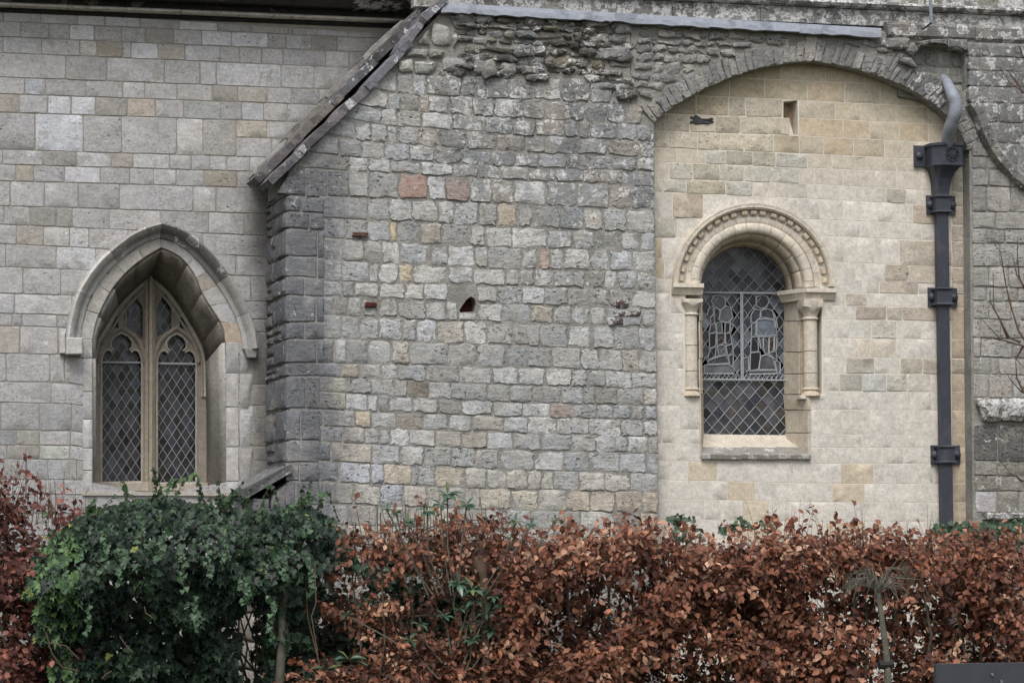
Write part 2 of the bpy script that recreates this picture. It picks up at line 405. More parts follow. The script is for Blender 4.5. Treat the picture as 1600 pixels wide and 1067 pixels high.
# ================================================================== nave wall (left)
nave = thing('nave_wall', 'grey ashlar limestone wall on the left, pierced by the pointed two-light window', 'wall', (NAVE.pix(200, 900).x, 0, 0))
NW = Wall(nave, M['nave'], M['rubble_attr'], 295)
H_out_L = smoothp([(102, 530), (110, 484), (125, 446), (150, 411), (177, 386), (212, 361), (250, 349)], 10)
H_out_R = smoothp([(250, 349), (287, 361), (325, 393), (360, 438), (385, 482), (399, 525), (401, 545)], 10)
H_in_L = smoothp([(122, 530), (136, 482), (159, 441), (186, 409), (218, 386), (250, 371)], 10)
H_in_R = smoothp([(250, 371), (280, 386), (308, 410), (342, 448), (368, 488), (382, 528), (384, 545)], 10)
OP_L = [(145, 768), (145, 600), (144, 560)]+smoothp([(143, 527), (155, 490), (175, 452), (200, 423), (225, 403), (252, 387)], 12)
OP_R = smoothp([(252, 387), (280, 400), (303, 427), (318, 462), (338, 492), (349, 512), (352, 535)], 12)+[(354, 600), (356, 768)]
def nave_hole(y):
    if y < 388: return None
    if y > 772: return None
    if y > 527: return (131, 371)
    xl = interp(sorted([(p[1], p[0]-8) for p in OP_L if p[1] < 530]), y)
    xr = interp(sorted([(p[1], p[0]+9) for p in OP_R if p[1] < 536]), y)
    return (xl, xr)
NL = [(15, 40), (34, 52), (58, 75), (83, 100), (121, 136), (147, 161), (176, 189), (234, 246), (257, 269), (283, 294), (322, 334), (351, 368), (381, 401), (417, 432), (458, 471), (490, 499), (509, 519), (552, 560), (596, 602), (629, 634), (672, 676), (695, 698), (717, 720), (749, 750), (772, 773), (802, 803), (836, 836), (870, 870), (905, 904), (945, 944), (985, 983), (1030, 1028), (1075, 1072)]
NJ = [[5, 64, 121, 164, 219, 280, 340, 393, 457, 497, 544, 600], [32, 77, 109, 147, 190, 227, 271, 315, 362, 419, 447, 487, 527, 590],
 [5, 65, 125, 152, 192, 205, 247, 289, 344, 374, 409, 442, 509, 545, 600], [103, 167, 257, 313, 338, 439, 491, 560], [39, 71, 134, 192, 226, 277, 332, 372, 417, 455, 499, 545],
 [30, 75, 111, 149, 199, 243, 287, 345, 378, 412, 449, 500], [55, 130, 190, 276, 317, 369, 417, 455], [4, 67, 120, 173, 208, 265, 299, 328, 354, 390, 430],
 [24, 53, 101, 157, 203, 240, 275, 319, 371, 415], [16, 70, 122, 187, 302, 338], [6, 47, 88, 113, 171, 251, 326, 382], [26, 68, 109, 139, 200, 317],
 [9, 88, 150, 369], [36, 95, 140, 360, 392], [23, 112, 380], [19, 35, 89, 395], [31, 91, 390], [10, 78, 101], [80, 392], [2, 62, 112, 398], [26, 62, 110], [11, 62, 109, 395],
 [41, 75, 109, 120], [5, 72, 100], [30, 90, 150, 210, 262, 330], [50, 110, 165, 240, 310, 360], [20, 80, 140, 200, 280, 350]]
NSPEC = [((152, 65, 192, 88), (.29, .265, .225)), ((120, 65, 150, 88), (.46, .45, .43)), ((205, 66, 247, 92), (.50, .50, .52)), ((109, 40, 147, 62), (.50, .50, .51)), ((362, 50, 420, 75), (.52, .52, .54)), ((315, 50, 362, 73), (.52, .52, .54)), ((55, 180, 130, 238), (.50, .51, .54)), ((199, 153, 243, 184), (.42, .375, .33)),
 ((369, 186, 420, 215), (.42, .39, .33)), ((24, 258, 53, 284), (.35, .32, .275)), ((319, 263, 345, 292), (.29, .265, .225)), ((287, 158, 345, 190), (.34, .35, .34)), ((0, 160, 30, 176), (.32, .31, .29)), ((100, 262, 157, 285), (.46, .46, .48)), ((171, 232, 208, 262), (.34, .31, .29)), ((120, 236, 173, 262), (.46, .46, .46)), ((208, 240, 265, 266), (.47, .47, .47)), ((208, 283, 275, 300), (.47, .47, .47)), ((68, 355, 109, 383), (.4, .4, .38)), ((109, 352, 139, 384), (.46, .46, .46)), ((88, 383, 150, 418), (.47, .47, .48)), ((75, 150, 111, 180), (.50, .50, .52)), ((111, 150, 149, 182), (.50, .50, .52)), ((2, 697, 11, 715), (.42, .12, .05)), ((340, 100, 430, 136), (.47, .47, .48)), ((62, 697, 109, 716), (.40, .42, .38)), ((62, 555, 78, 560), (.4, .4, .4)), ((332, 120, 420, 164), (.33, .32, .29)), ((47, 322, 113, 352), (.30, .29, .27)), ((24, 128, 71, 150), (.38, .39, .42)), ((0, 655, 60, 720), (.33, .32, .29)), ((281, 35, 340, 52), (.52, .52, .51)), ((121, 25, 219, 46), (.48, .48, .49))]
def nave_col(x, y, w):
    base = (.380, .374, .372)
    for (a, b, c, d), col in NSPEC:
        if a <= x <= c and b <= y <= d: return tone(col, .03, .12)
    v = .07 if w < 45 else .04
    if x > 385 and y > 560: base = (.28, .27, .25)
    if random.random() < .12: base = random.choice([(.32, .31, .29), (.42, .42, .43), (.37, .345, .31), (.32, .32, .315)])
    if y > 640 and x < 130: base = tuple(b*.92 for b in base)
    return tone(base, v, .2 if random.random() < .2 else .04)
for i in range(len(NL)-1):
    js = NJ[i] if i < len(NJ) else [random.randint(20, 60)+k*65 for k in range(9)]
    xend = min(640, 640-(NL[i][0])*.72)+14 if NL[i][0] < 300 else 428
    kw = dict(xs=(0, 400), colf=nave_col, clip=hole_clip(nave_hole), gap=.0034, prot=.0022, depth=.06, rough=.22, bev=.0035, corner=.05)
    if i == 6:
        course(NW, NAVE, NL[6], NL[7], joints=js, x0=-60, x1=369, **kw)
        course(NW, NAVE, NL[6], (206, 216), joints=[417], x0=369, x1=xend, **kw)
        course(NW, NAVE, (206, 216), NL[7], joints=[425], x0=369, x1=xend, **kw)
    else: course(NW, NAVE, NL[i], NL[i+1], joints=js, x0=-60, x1=xend, **kw)
openpoly = OP_L+OP_R[1:]
core('mortar_bed', NAVE, [(-62, 5), (700, 40), (460, 300), (460, 1115), (-62, 1115)], [openpoly], M['mortar_n'], nave, w=-.0025, thick=.30)

# dressed arch ring and jambs of the pointed window
mb = MB(); BK = Plane((0, .70, 0), XA, NF); mb.box(BK.pix(120, 600).x, BK.pix(360, 600).x, .66, .74, BK.pix(200, 790).z, BK.pix(200, 380).z); win = mb.build('pointed_window', plain_mat('dark interior', (.02, .02, .02)), nave, label='pointed two-light window with diamond leaded panes')
def ring_stones(parent, pl, outer, inner, cuts, colf, mat, w=.0, depth=.2, gap=.003, name='arch_stone', sub=5, backw=None, backpts=None):
    """voussoirs between two matching pixel curves; cuts = list of parameter values"""
    n = 81; o = resample(outer, n); q = resample(inner, n)
    for a, b in zip(cuts, cuts[1:]):
        ia, ib = a*(n-1)+.25, b*(n-1)-.25
        ks = [ia+(ib-ia)*k/sub for k in range(sub+1)]
        at = lambda L, t: (L[int(t)][0]+(L[min(int(t)+1, n-1)][0]-L[int(t)][0])*(t-int(t)), L[int(t)][1]+(L[min(int(t)+1, n-1)][1]-L[int(t)][1])*(t-int(t)))
        O = [Vector(pl.uv(*at(o, t))) for t in ks]; I = [Vector(pl.uv(*at(q, t))) for t in ks]
        V = []; F = []; m = sub+1
        wj = w+random.uniform(-.002, .002); bv = .006
        for k in range(m):
            d = (I[k]-O[k]).normalized()
            V += [pl.P(*O[k], wj-depth), pl.P(*O[k], wj-bv), pl.P(*(O[k]+d*bv), wj), pl.P(*((O[k]+I[k])/2+Vector((random.uniform(-.003, .003),)*2)), wj+random.uniform(-.001, .002)), pl.P(*(I[k]-d*bv), wj), pl.P(*I[k], wj-bv), pl.P(*I[k], wj-depth)]
        for k in range(m-1):
            for j in range(6): F.append((k*7+j, k*7+j+1, (k+1)*7+j+1, (k+1)*7+j))
        F.append(tuple(range(7))); F.append(tuple((m-1)*7+j for j in range(6, -1, -1)))
        ob = mobj(name, V, F, mat, parent, smooth=True); ob.data.set_sharp_from_angle(angle=R(35))
        ob.color = colf(at(o, (ia+ib)/2)); 
def sweep(parent, name, path3, profile, mat, col=None, cuts=None, closed_prof=True, label=None):
    """moulding: path3 = list of (point, outward-in-plane, normal); profile list of (a,b) = a along outward, b along normal"""
    n = len(path3); cuts = cuts or [0, 1]
    obs = []
    for a, b in zip(cuts, cuts[1:]):
        i0 = int(round(a*(n-1))); i1 = int(round(b*(n-1)))
        V = []; F = []; m = len(profile)
        for i in range(i0, i1+1):
            p, o_, nn = path3[i]
            if i == i0 or i == i1:   # hairline joint between the blocks
                q = path3[i0+1][0] if i == i0 else path3[i1-1][0]; p = p+(q-p).normalized()*.0015
            V += [p+o_*x+nn*y for x, y in profile]
        for i in range(i1-i0):
            for j in range(m):
                k = (j+1) % m; F.append((i*m+j, i*m+k, (i+1)*m+k, (i+1)*m+j))
        F.append(tuple(range(m))[::-1]); F.append(tuple((i1-i0)*m+j for j in range(m)))
        ob = mobj(name, V, F, mat, parent, smooth=True, label=label); ob.data.set_sharp_from_angle(angle=R(38))
        if col: ob.color = col((a+b)/2) if callable(col) else col
        obs.append(ob)
    return obs
def path_on(pl, pts, centre, w=0.0):
    P3 = [pl.pix(x, y) for x, y in pts]; c = pl.pix(*centre); out = []
    for i, p in enumerate(P3):
        t = (P3[min(i+1, len(P3)-1)]-P3[max(i-1, 0)]).normalized(); o_ = t.cross(pl.n).normalized()
        if o_.dot(p-c) < 0: o_ = -o_
        out.append((p+pl.n*w, o_, pl.n))
    return out
jc = lambda p: tone((.40, .39, .37), .06, .06)
ring_stones(win, NAVE, H_in_L, [(145, 530)]+OP_L[4:], [0, .22, .42, .62, .82, 1], lambda p: tone((.36, .345, .315) if p[1] < 430 else (.41, .395, .36), .06, .05), M['jamb'], w=.008, depth=.26)
ring_stones(win, NAVE, H_in_R, OP_R[:-2], [0, .13, .27, .40, .52, .66, .82, 1], lambda p: tone(random.choice([(.36, .30, .24), (.40, .39, .38), (.34, .31, .27)]), .08, .1), M['jamb'], w=.004, depth=.26)
# jamb blocks either side
for sx, xs_, ys in ((0, (129, 144.5), [530, 560, 612, 655, 700, 735, 772]), (1, (353, 373), [535, 583, 636, 698, 752, 788])):
    for a, b in zip(ys, ys[1:]):
        v, f, ar = block(NAVE, [NAVE.uv(xs_[0], a), NAVE.uv(xs_[1], a), NAVE.uv(xs_[1]+.5*sx, b), NAVE.uv(xs_[0], b)], gap=.002, prot=.008, depth=.2, rough=.08, bev=.004, corner=.02)
        ob = mobj('jamb_stone', v, f, M['jamb'], win, smooth=True); ob.data.set_sharp_from_angle(angle=R(35)); ob.color = tone((.42, .41, .40), .04, .05)
# outer grey strip right of the chamfer
for a, b in zip([548, 583, 640, 700], [583, 640, 700, 765]):
    v, f, ar = block(NAVE, [NAVE.uv(374, a), NAVE.uv(397, a), NAVE.uv(393-random.random()*5, b), NAVE.uv(374, b)], gap=.003, prot=.006, depth=.06, rough=.3, bev=.008, corner=.08)
    ob = mobj('jamb_stone', v, f, M['nave'], win, smooth=True); ob.color = tone((.36, .355, .35), .05, .1)
# hood mould
hoodprof = [(-.105, -.02), (-.105, .022), (-.075, .030), (-.06, .060), (-.045, .095), (-.015, .112), (.0, .095), (.006, -.02)]
hc = lambda t: tone((.30, .29, .285), .08, .25)
hcl = lambda t: tone((.43, .42, .40), .05, .25) if t < .55 else tone((.30, .29, .28), .06, .55)
hcr = lambda t: tone((.17, .165, .16), .06, .45) if t < .52 else tone((.36, .35, .34), .05, .15)
PH_ = path_on(NAVE, resample(H_out_L, 41)+resample(H_out_R, 41)[1:], (250, 620))
sweep(win, 'hood_stone', PH_, hoodprof, M['jamb'], lambda t: hcl(t*2) if t < .5 else hcr(t*2-1), [0, .15, .31, .45, .5, .63, .76, .89, 1])
# label stops
for quad, w_ in (([(101, 529), (126, 529), (126, 555), (101, 555)], .13), ([(378, 545), (401, 545), (398, 560), (384, 560)], .08), ([(93, 520), (101, 520), (101, 553), (93, 553)], .05)):
    v, f, ar = block(NAVE, [NAVE.uv(*p) for p in quad], gap=.0, prot=w_, depth=w_+.03, rough=.15, bev=.006, corner=.03)
    ob = mobj('label_stop', v, f, M['jamb'], win); ob.color = tone((.47, .46, .45) if quad[0][0] < 200 else (.24, .23, .22), .03, .05)
# reveal: loft from the opening to the tracery frame, 0.5 m in
BACK = Plane((0, .50, 0), XA, NF)
FR_L = [(142, 768), (142, 600), (142, 556)]+smoothp([(149, 527), (161, 508), (177, 481), (200, 455), (220, 437), (235, 427)], 12)
FR_R = smoothp([(235, 427), (252, 438), (270, 455), (290, 484), (307, 512), (321, 540), (326, 566)], 12)+[(327, 620), (328, 768)]
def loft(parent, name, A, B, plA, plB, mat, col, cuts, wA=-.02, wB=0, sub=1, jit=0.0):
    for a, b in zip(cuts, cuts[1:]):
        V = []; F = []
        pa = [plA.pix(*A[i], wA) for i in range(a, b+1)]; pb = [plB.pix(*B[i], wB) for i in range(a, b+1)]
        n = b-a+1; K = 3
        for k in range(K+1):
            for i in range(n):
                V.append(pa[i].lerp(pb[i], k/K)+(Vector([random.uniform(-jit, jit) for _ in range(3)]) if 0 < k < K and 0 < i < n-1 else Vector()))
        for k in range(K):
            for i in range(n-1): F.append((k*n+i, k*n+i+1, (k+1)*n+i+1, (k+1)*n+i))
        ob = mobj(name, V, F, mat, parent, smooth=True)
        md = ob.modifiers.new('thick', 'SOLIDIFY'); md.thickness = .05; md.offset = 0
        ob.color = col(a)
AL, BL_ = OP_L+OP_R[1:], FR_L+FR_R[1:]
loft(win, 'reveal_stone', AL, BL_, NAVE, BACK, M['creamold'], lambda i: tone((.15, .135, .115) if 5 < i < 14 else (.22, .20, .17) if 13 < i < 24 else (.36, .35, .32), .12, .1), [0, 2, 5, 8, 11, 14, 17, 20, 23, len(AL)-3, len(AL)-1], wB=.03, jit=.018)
# tracery plate with its openings
def light_head(cx, w, ytop, ybot, yspr):
    r_ = [(w, yspr), (w-1, yspr-9), (w-5, yspr-17), (w-12, yspr-20), (w-18, yspr-16), (w-20, yspr-19), (w-15, yspr-24), (w-15, yspr-33), (w-21, yspr-41), (w-27, yspr-44)]
    r_ = [(cx+a, b) for a, b in r_]; l_ = [(2*cx-a, b) for a, b in reversed(r_)]
    return [(cx+w, ybot)]+r_+[(cx, ytop)]+l_+[(cx-w, ybot)]
LIGHTS = [light_head(190, 32, 520, 753, 566), light_head(276, 31, 521, 754, 567)]
UP = [[(198, 512), (198, 482), (201, 474), (205, 470), (206, 463), (210, 459), (214, 463), (215, 470), (220, 475), (223, 483), (223, 529)],
      [(245, 529), (245, 483), (248, 475), (252, 470), (253, 463), (257, 459), (261, 463), (262, 470), (266, 475), (268, 483), (268, 513)]]
EYE_ = [[(174, 514), (177, 500), (184, 492), (185, 512)], [(281, 512), (282, 495), (289, 502), (293, 516)]]
M['trac'] = stone_mat('brown tracery stone', pit=.3, bump=.3, bed=.1, vary=.9)
frame_outer = FR_L+FR_R[1:]
def plate(name, pl, outer, holes, w, th, mat, parent, col):
    o = core(name, pl, outer, holes, mat, parent, w=w, thick=th); o.color = col; return o
plate('tracery', BACK, frame_outer, LIGHTS+UP+EYE_, 0.0, .10, M['trac'], win, tone((.24, .215, .185), .02))
def outline_roll(parent, name, pl, pts, rad, w, mat, col, closed=True, inset=0):
    P3 = [pl.pix(x, y, w) for x, y in pts]
    if closed: P3.append(P3[0])
    mb = MB(); mb.tube(P3, rad, 6); o = mb.build(name, mat, parent, smooth=True); o.color = col; return o
tc = lambda: tone((.24, .215, .18), .08)
def grow(pts, d):
    cx = sum(p[0] for p in pts)/len(pts); cy = sum(p[1] for p in pts)/len(pts)
    return [(x+(d if x > cx else -d), y+(d if y > cy else -d)*.8) for x, y in pts]
for L in LIGHTS:
    outline_roll(win, 'light_moulding', BACK, L, .011, .0, M['trac'], tone((.36, .335, .29), .05))
    cx = (L[0][0]+L[-1][0])/2; w_ = (L[0][0]-L[-1][0])/2+4
    arch = smoothp([(cx-w_, 566), (cx-w_+4, 545), (cx-w_+14, 527), (cx, 512)], 7)+smoothp([(cx, 512), (cx+w_-14, 527), (cx+w_-4, 545), (cx+w_, 566)], 7)[1:]
    outline_roll(win, 'arch_moulding', BACK, arch, .017, .012, M['trac'], tc(), closed=False)
for L in UP: outline_roll(win, 'panel_moulding', BACK, grow(L, 2.2), .010, .004, M['trac'], tc())
outline_roll(win, 'frame_moulding', BACK, [(x+(6 if x < 235 else -6), y+(6 if 420 < y < 560 else 0)) for x, y in frame_outer if y < 760], .016, .006, M['trac'], tone((.32, .295, .25), .05), closed=False)
outline_roll(win, 'frame_moulding', BACK, [(x+(11 if x < 235 else -11), y+(12 if 420 < y < 560 else 0)) for x, y in frame_outer if y < 760], .010, .008, M['trac'], tone((.32, .295, .25), .05), closed=False)
for sgn in (-1, 1):
    outline_roll(win, 'panel_moulding', BACK, smoothp([(234+sgn*4, 520), (234+sgn*14, 500) if 0 else (234+sgn*5, 500), (234+sgn*6, 470), (234+sgn*10, 452), (234+sgn*20, 462), (234+sgn*34, 478)], 10), .010, .008, M['trac'], tc(), closed=False)
# mullion: a faceted shaft in front of the plate
mb = MB(); a, b = BACK.pix(234, 432), BACK.pix(233.5, 768)
ww = .052
prof = [(-ww, 0), (-ww*.75, .03), (-.018, .045), (-.012, .075), (.012, .075), (.018, .045), (ww*.75, .03), (ww, 0)]
V = [Vector((p.x+x, p.y-y, p.z)) for p in (a, b) for x, y in prof]; n = len(prof)
mb.add(V, [(i, i+1, n+i+1, n+i) for i in range(n-1)]+[tuple(range(n))[::-1], tuple(range(n, 2*n))])
o = mb.build('mullion', M['trac'], win); o.color = tone((.31, .275, .22), .02)
# sill
for a_, b_, y0_, y1_, pr in ((142, 235, 753, 768, .06), (235, 328, 754, 768, .06)):
    v, f, ar = block(BACK, [BACK.uv(a_, y0_), BACK.uv(b_, y0_), BACK.uv(b_, y1_), BACK.uv(a_, y1_)], gap=.001, prot=pr, depth=.2, rough=.05, bev=.02, corner=.02)
    o = mobj('window_sill', v, f, M['jamb'], win); o.color = tone((.36, .32, .27), .04)
v, f, ar = block(NAVE, [NAVE.uv(128, 768), NAVE.uv(372, 769), NAVE.uv(372, 775), NAVE.uv(128, 774)], gap=.001, prot=.02, depth=.52, rough=.1, bev=.008, corner=.02)
o = mobj('window_sill', v, f, M['jamb'], win); o.color = tone((.40, .37, .33), .04)

def glass_mat(name, rough=.12):
    m, t, b = mat_new(name); g = G(t)
    oi = t.nodes.new('ShaderNodeObjectInfo'); pos = t.nodes.new('ShaderNodeNewGeometry').outputs['Position']
    n = g.noise(pos, 14, 4, .6); c = g.mix(1.0, oi.outputs['Color'], g.rgb(g.lin(n, .3, .7, .6, 1.4)), 'MULTIPLY')
    g.put(b.inputs['Base Color'], c); g.put(b.inputs['Roughness'], g.lin(n, .3, .7, rough, rough+.25))
    b.inputs['Specular IOR Level'].default_value = .5
    g.put(b.inputs['Normal'], g.bump(g.noise(pos, 25, 2), .15, .004)); return m
M['pane'] = glass_mat('old leaded glass'); M['pane2'] = glass_mat('obscured stained glass', .3)
M['lead'] = plain_mat('lead came', (.28, .295, .31), .6, .15, 30, .1, .002, .4)
M['leadlight'] = plain_mat('pale lead came', (.34, .36, .38), .55, .12, 30, .1, .002, .4)
def inpoly(x, y, P):
    c = False; j = len(P)-1
    for i in range(len(P)):
        if (P[i][1] > y) != (P[j][1] > y) and x < (P[j][0]-P[i][0])*(y-P[i][1])/(P[j][1]-P[i][1]+1e-12)+P[i][0]: c = not c
        j = i
    return c
def clip_convex(sub, clip):
    """Sutherland-Hodgman, clip must be convex and counter-clockwise or clockwise"""
    area = sum(clip[i][0]*clip[(i+1) % len(clip)][1]-clip[(i+1) % len(clip)][0]*clip[i][1] for i in range(len(clip)))
    sg = 1 if area > 0 else -1
    out = list(sub)
    for i in range(len(clip)):
        a, b = clip[i], clip[(i+1) % len(clip)]; inp = out; out = []
        f = lambda p: sg*((b[0]-a[0])*(p[1]-a[1])-(b[1]-a[1])*(p[0]-a[0]))
        for k in range(len(inp)):
            p, q = inp[k-1], inp[k]; fp, fq = f(p), f(q)
            if fq >= 0:
                if fp < 0: t = fp/(fp-fq); out.append((p[0]+(q[0]-p[0])*t, p[1]+(q[1]-p[1])*t))
                out.append(q)
            elif fp >= 0: t = fp/(fp-fq); out.append((p[0]+(q[0]-p[0])*t, p[1]+(q[1]-p[1])*t))
        if not out: return []
    return out
def quarries(parent, pl, clip, px, py, ox, oy, x0, x1, y0, y1, w, colf, cmat=None, lead=.0065, hull=None, skip=None):
    """diamond panes of leaded glass with their came lattice"""
    came = MB(); drawn = set()
    i = 0
    for r_ in range(int((y0-oy)/py)-1, int((y1-oy)/py)+2):
        for c_ in range(int((x0-ox)/px)-1, int((x1-ox)/px)+2):
            for hx, hy in ((0, 0), (.5, .5)):
                cx, cy = ox+(c_+hx)*px, oy+(r_+hy)*py
                d = [(cx, cy-py/2), (cx+px/2, cy), (cx, cy+py/2), (cx-px/2, cy)]
                d = clip_convex(d, [(x0, y0), (x1, y0), (x1, y1), (x0, y1)])
                if len(d) > 2 and hull: d = clip_convex(d, hull)
                if len(d) < 3: continue
                mx, my = sum(p[0] for p in d)/len(d), sum(p[1] for p in d)/len(d)
                if clip and not inpoly(mx, my, clip) and not any(inpoly(*p, clip) for p in d): continue
                if skip and skip(mx, my): continue
                P = [pl.pix(*p, w) for p in d]; k = Vector((random.uniform(-.045, .045), 0, random.uniform(-.045, .045)))
                cc = sum(P, Vector())/len(P); P = [p+Vector((0, (p-cc).dot(k), 0)) for p in P]
                P2 = [p+Vector((0, .004, 0)) for p in P]; b_ = MB(); b_.prism(P, P2)
                ob = b_.build('pane', M['pane'], parent); ob.color = colf(mx, my)
                for a, b in zip(d, d[1:]+d[:1]):
                    key = tuple(sorted([(round(a[0], 1), round(a[1], 1)), (round(b[0], 1), round(b[1], 1))]))
                    if key in drawn: continue
                    drawn.add(key); came.tube([pl.pix(*a, w+.004), pl.pix(*b, w+.004)], lead*.46, 4, cap=False)
    o = came.build('lead_lattice', cmat or M['lead'], parent); return o
dk = lambda x, y: tone(random.choice([(.012, .013, .018)]*3+[(.03, .033, .045), (.02, .02, .028)]), .3)
hullL = [(158, 753), (222, 753), (222, 566), (216, 546), (208, 531), (190, 519), (172, 531), (164, 546), (158, 566)]
quarries(win, BACK, None, 14.6, 22.4, 190, 566, 157, 223, 519, 753, -.06, dk, hull=hullL)
hullR = [(245, 754), (307, 754), (307, 566), (301, 546), (293, 531), (276, 519), (259, 531), (250, 546), (245, 566)]
quarries(win, BACK, None, 14.4, 22.4, 276, 567, 244, 308, 519, 754, -.06, dk, hull=hullR)
for x0_, x1_ in ((197, 224), (244, 269)): quarries(win, BACK, None, 13.5, 21, (x0_+x1_)/2, 490, x0_, x1_, 457, 530, -.06, lambda x, y: tone((.022, .027, .042), .3))
for E in EYE_:
    mb = MB(); mb.prism([BACK.pix(*p, -.06) for p in grow(E, 2)], [BACK.pix(*p, -.064) for p in grow(E, 2)]); o = mb.build('pane', M['pane'], win); o.color = (.02, .022, .03, 0)
mb = MB()
for a, b, y in ((158, 222, 566), (245, 307, 568)): mb.tube([BACK.pix(a, y, -.035), BACK.pix(b, y+.8, -.035)], .009, 6)
mb.build('saddle_bar', M['leadlight'], win)

# cornice: weathered string course and the underside of the parapet above the nave wall
cz = lambda y: NAVE.uv(560, y)[1]
def extr(parent, name, prof, x0, x1, mat, cuts, colf, y0=0.0):
    """prof: closed list of (out, z); extruded along X between the cuts"""
    xs_ = [x0+(x1-x0)*c for c in cuts]
    for a, b in zip(xs_, xs_[1:]):
        mb = MB(); n = len(prof); j = random.uniform(-.004, .004)
        V = [Vector((x, y0-o_+j, z)) for x in (a+.002, b-.002) for o_, z in prof]
        mb.add(V, [(i, (i+1) % n, n+(i+1) % n, n+i) for i in range(n)]+[tuple(range(n))[::-1], tuple(range(n, 2*n))])
        o = mb.build(name, mat, parent); o.color = colf((a+b)/2)
xl, xr_ = NAVE.pix(-70, 20).x, NAVE.pix(690, 40).x
cutn = [0, .11, .22, .34, .45, .57, .68, .80, .9, 1]
z40, z36, z32, z21, z14, z8 = [cz(y) for y in (38, 34.5, 29, 17.5, 9, 2)]
extr(nave, 'string_course', [(-.05, z40+.01), (.02, z40+.01), (.10, z36+.0), (.11, z36+.012), (.085, z32-.004), (.0, z32+.008), (-.05, z32+.008)], xl, xr_, M['nave'], cutn, lambda x: tone((.56, .54, .50), .06, .2))
extr(nave, 'frieze_stone', [(-.05, z32+.010), (.0, z32+.010), (.0, z21-.002), (-.05, z21-.002)], xl, xr_, M['nave'], sorted(cutn+[.05, .28, .5]), lambda x: tone(random.choice([(.040, .040, .040), (.055, .054, .05), (.05, .05, .048), (.12, .115, .11)]), .1, .1))  # near-black tones paint in the shade under the cornice, along with algae
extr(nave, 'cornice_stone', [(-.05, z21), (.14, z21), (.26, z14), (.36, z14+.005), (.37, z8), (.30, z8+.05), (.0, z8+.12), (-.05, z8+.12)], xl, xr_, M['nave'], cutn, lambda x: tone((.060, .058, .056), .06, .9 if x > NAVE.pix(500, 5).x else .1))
extr(nave, 'shadow_algae_strip', [(-.05, z40-.022), (.012, z40-.022), (.03, z40+.0), (.03, z40+.009), (-.05, z40+.009)], xl, xr_, plain_mat('black shadow gap and algae', (.028, .028, .026), .95, .4, 10, .8, .01, .1), cutn, lambda x: (1, 1, 1, 0))  # dark strip painting the shadow gap below the fillet, with some algae
NW.done()

# ================================================================== rubble wall (the projecting bay)
rub = thing('rubble_wall', 'rough coursed grey rubble wall with lichen and a soot-dark left corner, between the two windows', 'wall', (FRONT.pix(740, 900).x, FY, 0))
RW = Wall(rub, M['rubble'], M['rubble_attr'], 290)
RXS = (540, 780, 1024)
RL = [(112, 121, 129), (143, 154, 165), (168, 183, 196), (192, 209, 222), (218, 237, 246), (245, 260, 269), (267, 280, 292), (308, 318, 329), (342, 354, 364), (374, 387, 392), (408, 420, 424), (440, 446, 454), (464, 474, 482), (494, 504, 512), (530, 538, 549), (568, 573, 582), (590, 601, 607), (614, 628, 634), (641, 650, 656), (667, 675, 682), (692, 702, 709), (722, 733, 740), (754, 764, 768), (788, 796, 801), (820, 826, 830), (850, 855, 858), (885, 888, 890), (925, 927, 928), (965, 966, 967), (1005, 1005, 1005), (1050, 1049, 1048)]
RJ = [[619, 645, 667, 720, 744, 758, 794, 833, 877, 921, 956], [606, 625, 655, 669, 702, 739, 772, 818, 852, 890, 913, 948, 978, 1000], [595, 621, 659, 707, 759, 801, 836, 882, 904, 922, 964, 994], [555, 580, 605, 622, 654, 686, 728, 777, 819, 850, 900, 949, 1000],
 [530, 565, 600, 639, 679, 721, 767, 805, 841, 885, 919, 955, 995], [545, 575, 610, 657, 707, 748, 781, 826, 867, 912, 936, 972], [478, 512, 545, 576, 622, 668, 696, 734, 768, 803, 853, 900, 952, 985], [575, 607, 643, 684, 709, 748, 776, 809, 832, 875, 912, 941, 978],
 [540, 574, 609, 620, 657, 690, 735, 758, 800, 854, 895, 930, 970, 1000], [535, 569, 597, 625, 672, 700, 741, 763, 815, 841, 860, 880, 922, 952, 988], [534, 576, 592, 622, 645, 700, 740, 790, 811, 835, 865, 914, 944, 965, 996], [535, 553, 592, 633, 662, 700, 745, 777, 816, 850, 887, 922, 952, 985],
 [522, 544, 564, 591, 622, 665, 697, 715, 746, 785, 829, 865, 892, 922, 948, 1002], [534, 561, 592, 629, 651, 682, 725, 760, 801, 844, 887, 925, 960, 998], [522, 542, 576, 611, 640, 700, 746, 790, 824, 862, 907, 936, 972, 999], [532, 561, 596, 622, 665, 717, 769, 810, 852, 892, 917, 946, 987],
 [541, 580, 616, 637, 670, 705, 760, 797, 832, 877, 911, 929, 965, 1006], [540, 574, 591, 607, 645, 685, 721, 771, 816, 860, 896, 932, 957, 986, 1007], [505, 554, 580, 619, 661, 699, 737, 787, 825, 869, 920, 970, 1005], [502, 536, 569, 594, 609, 639, 680, 721, 761, 801, 845, 894, 931, 980, 1012],
 [517, 581, 626, 662, 706, 742, 779, 835, 881, 920, 967, 1010], [495, 530, 579, 600, 642, 654, 680, 727, 760, 791, 824, 846, 865, 905, 945, 985], [505, 552, 594, 630, 667, 686, 727, 750, 797, 841, 886, 922, 960, 1004]]
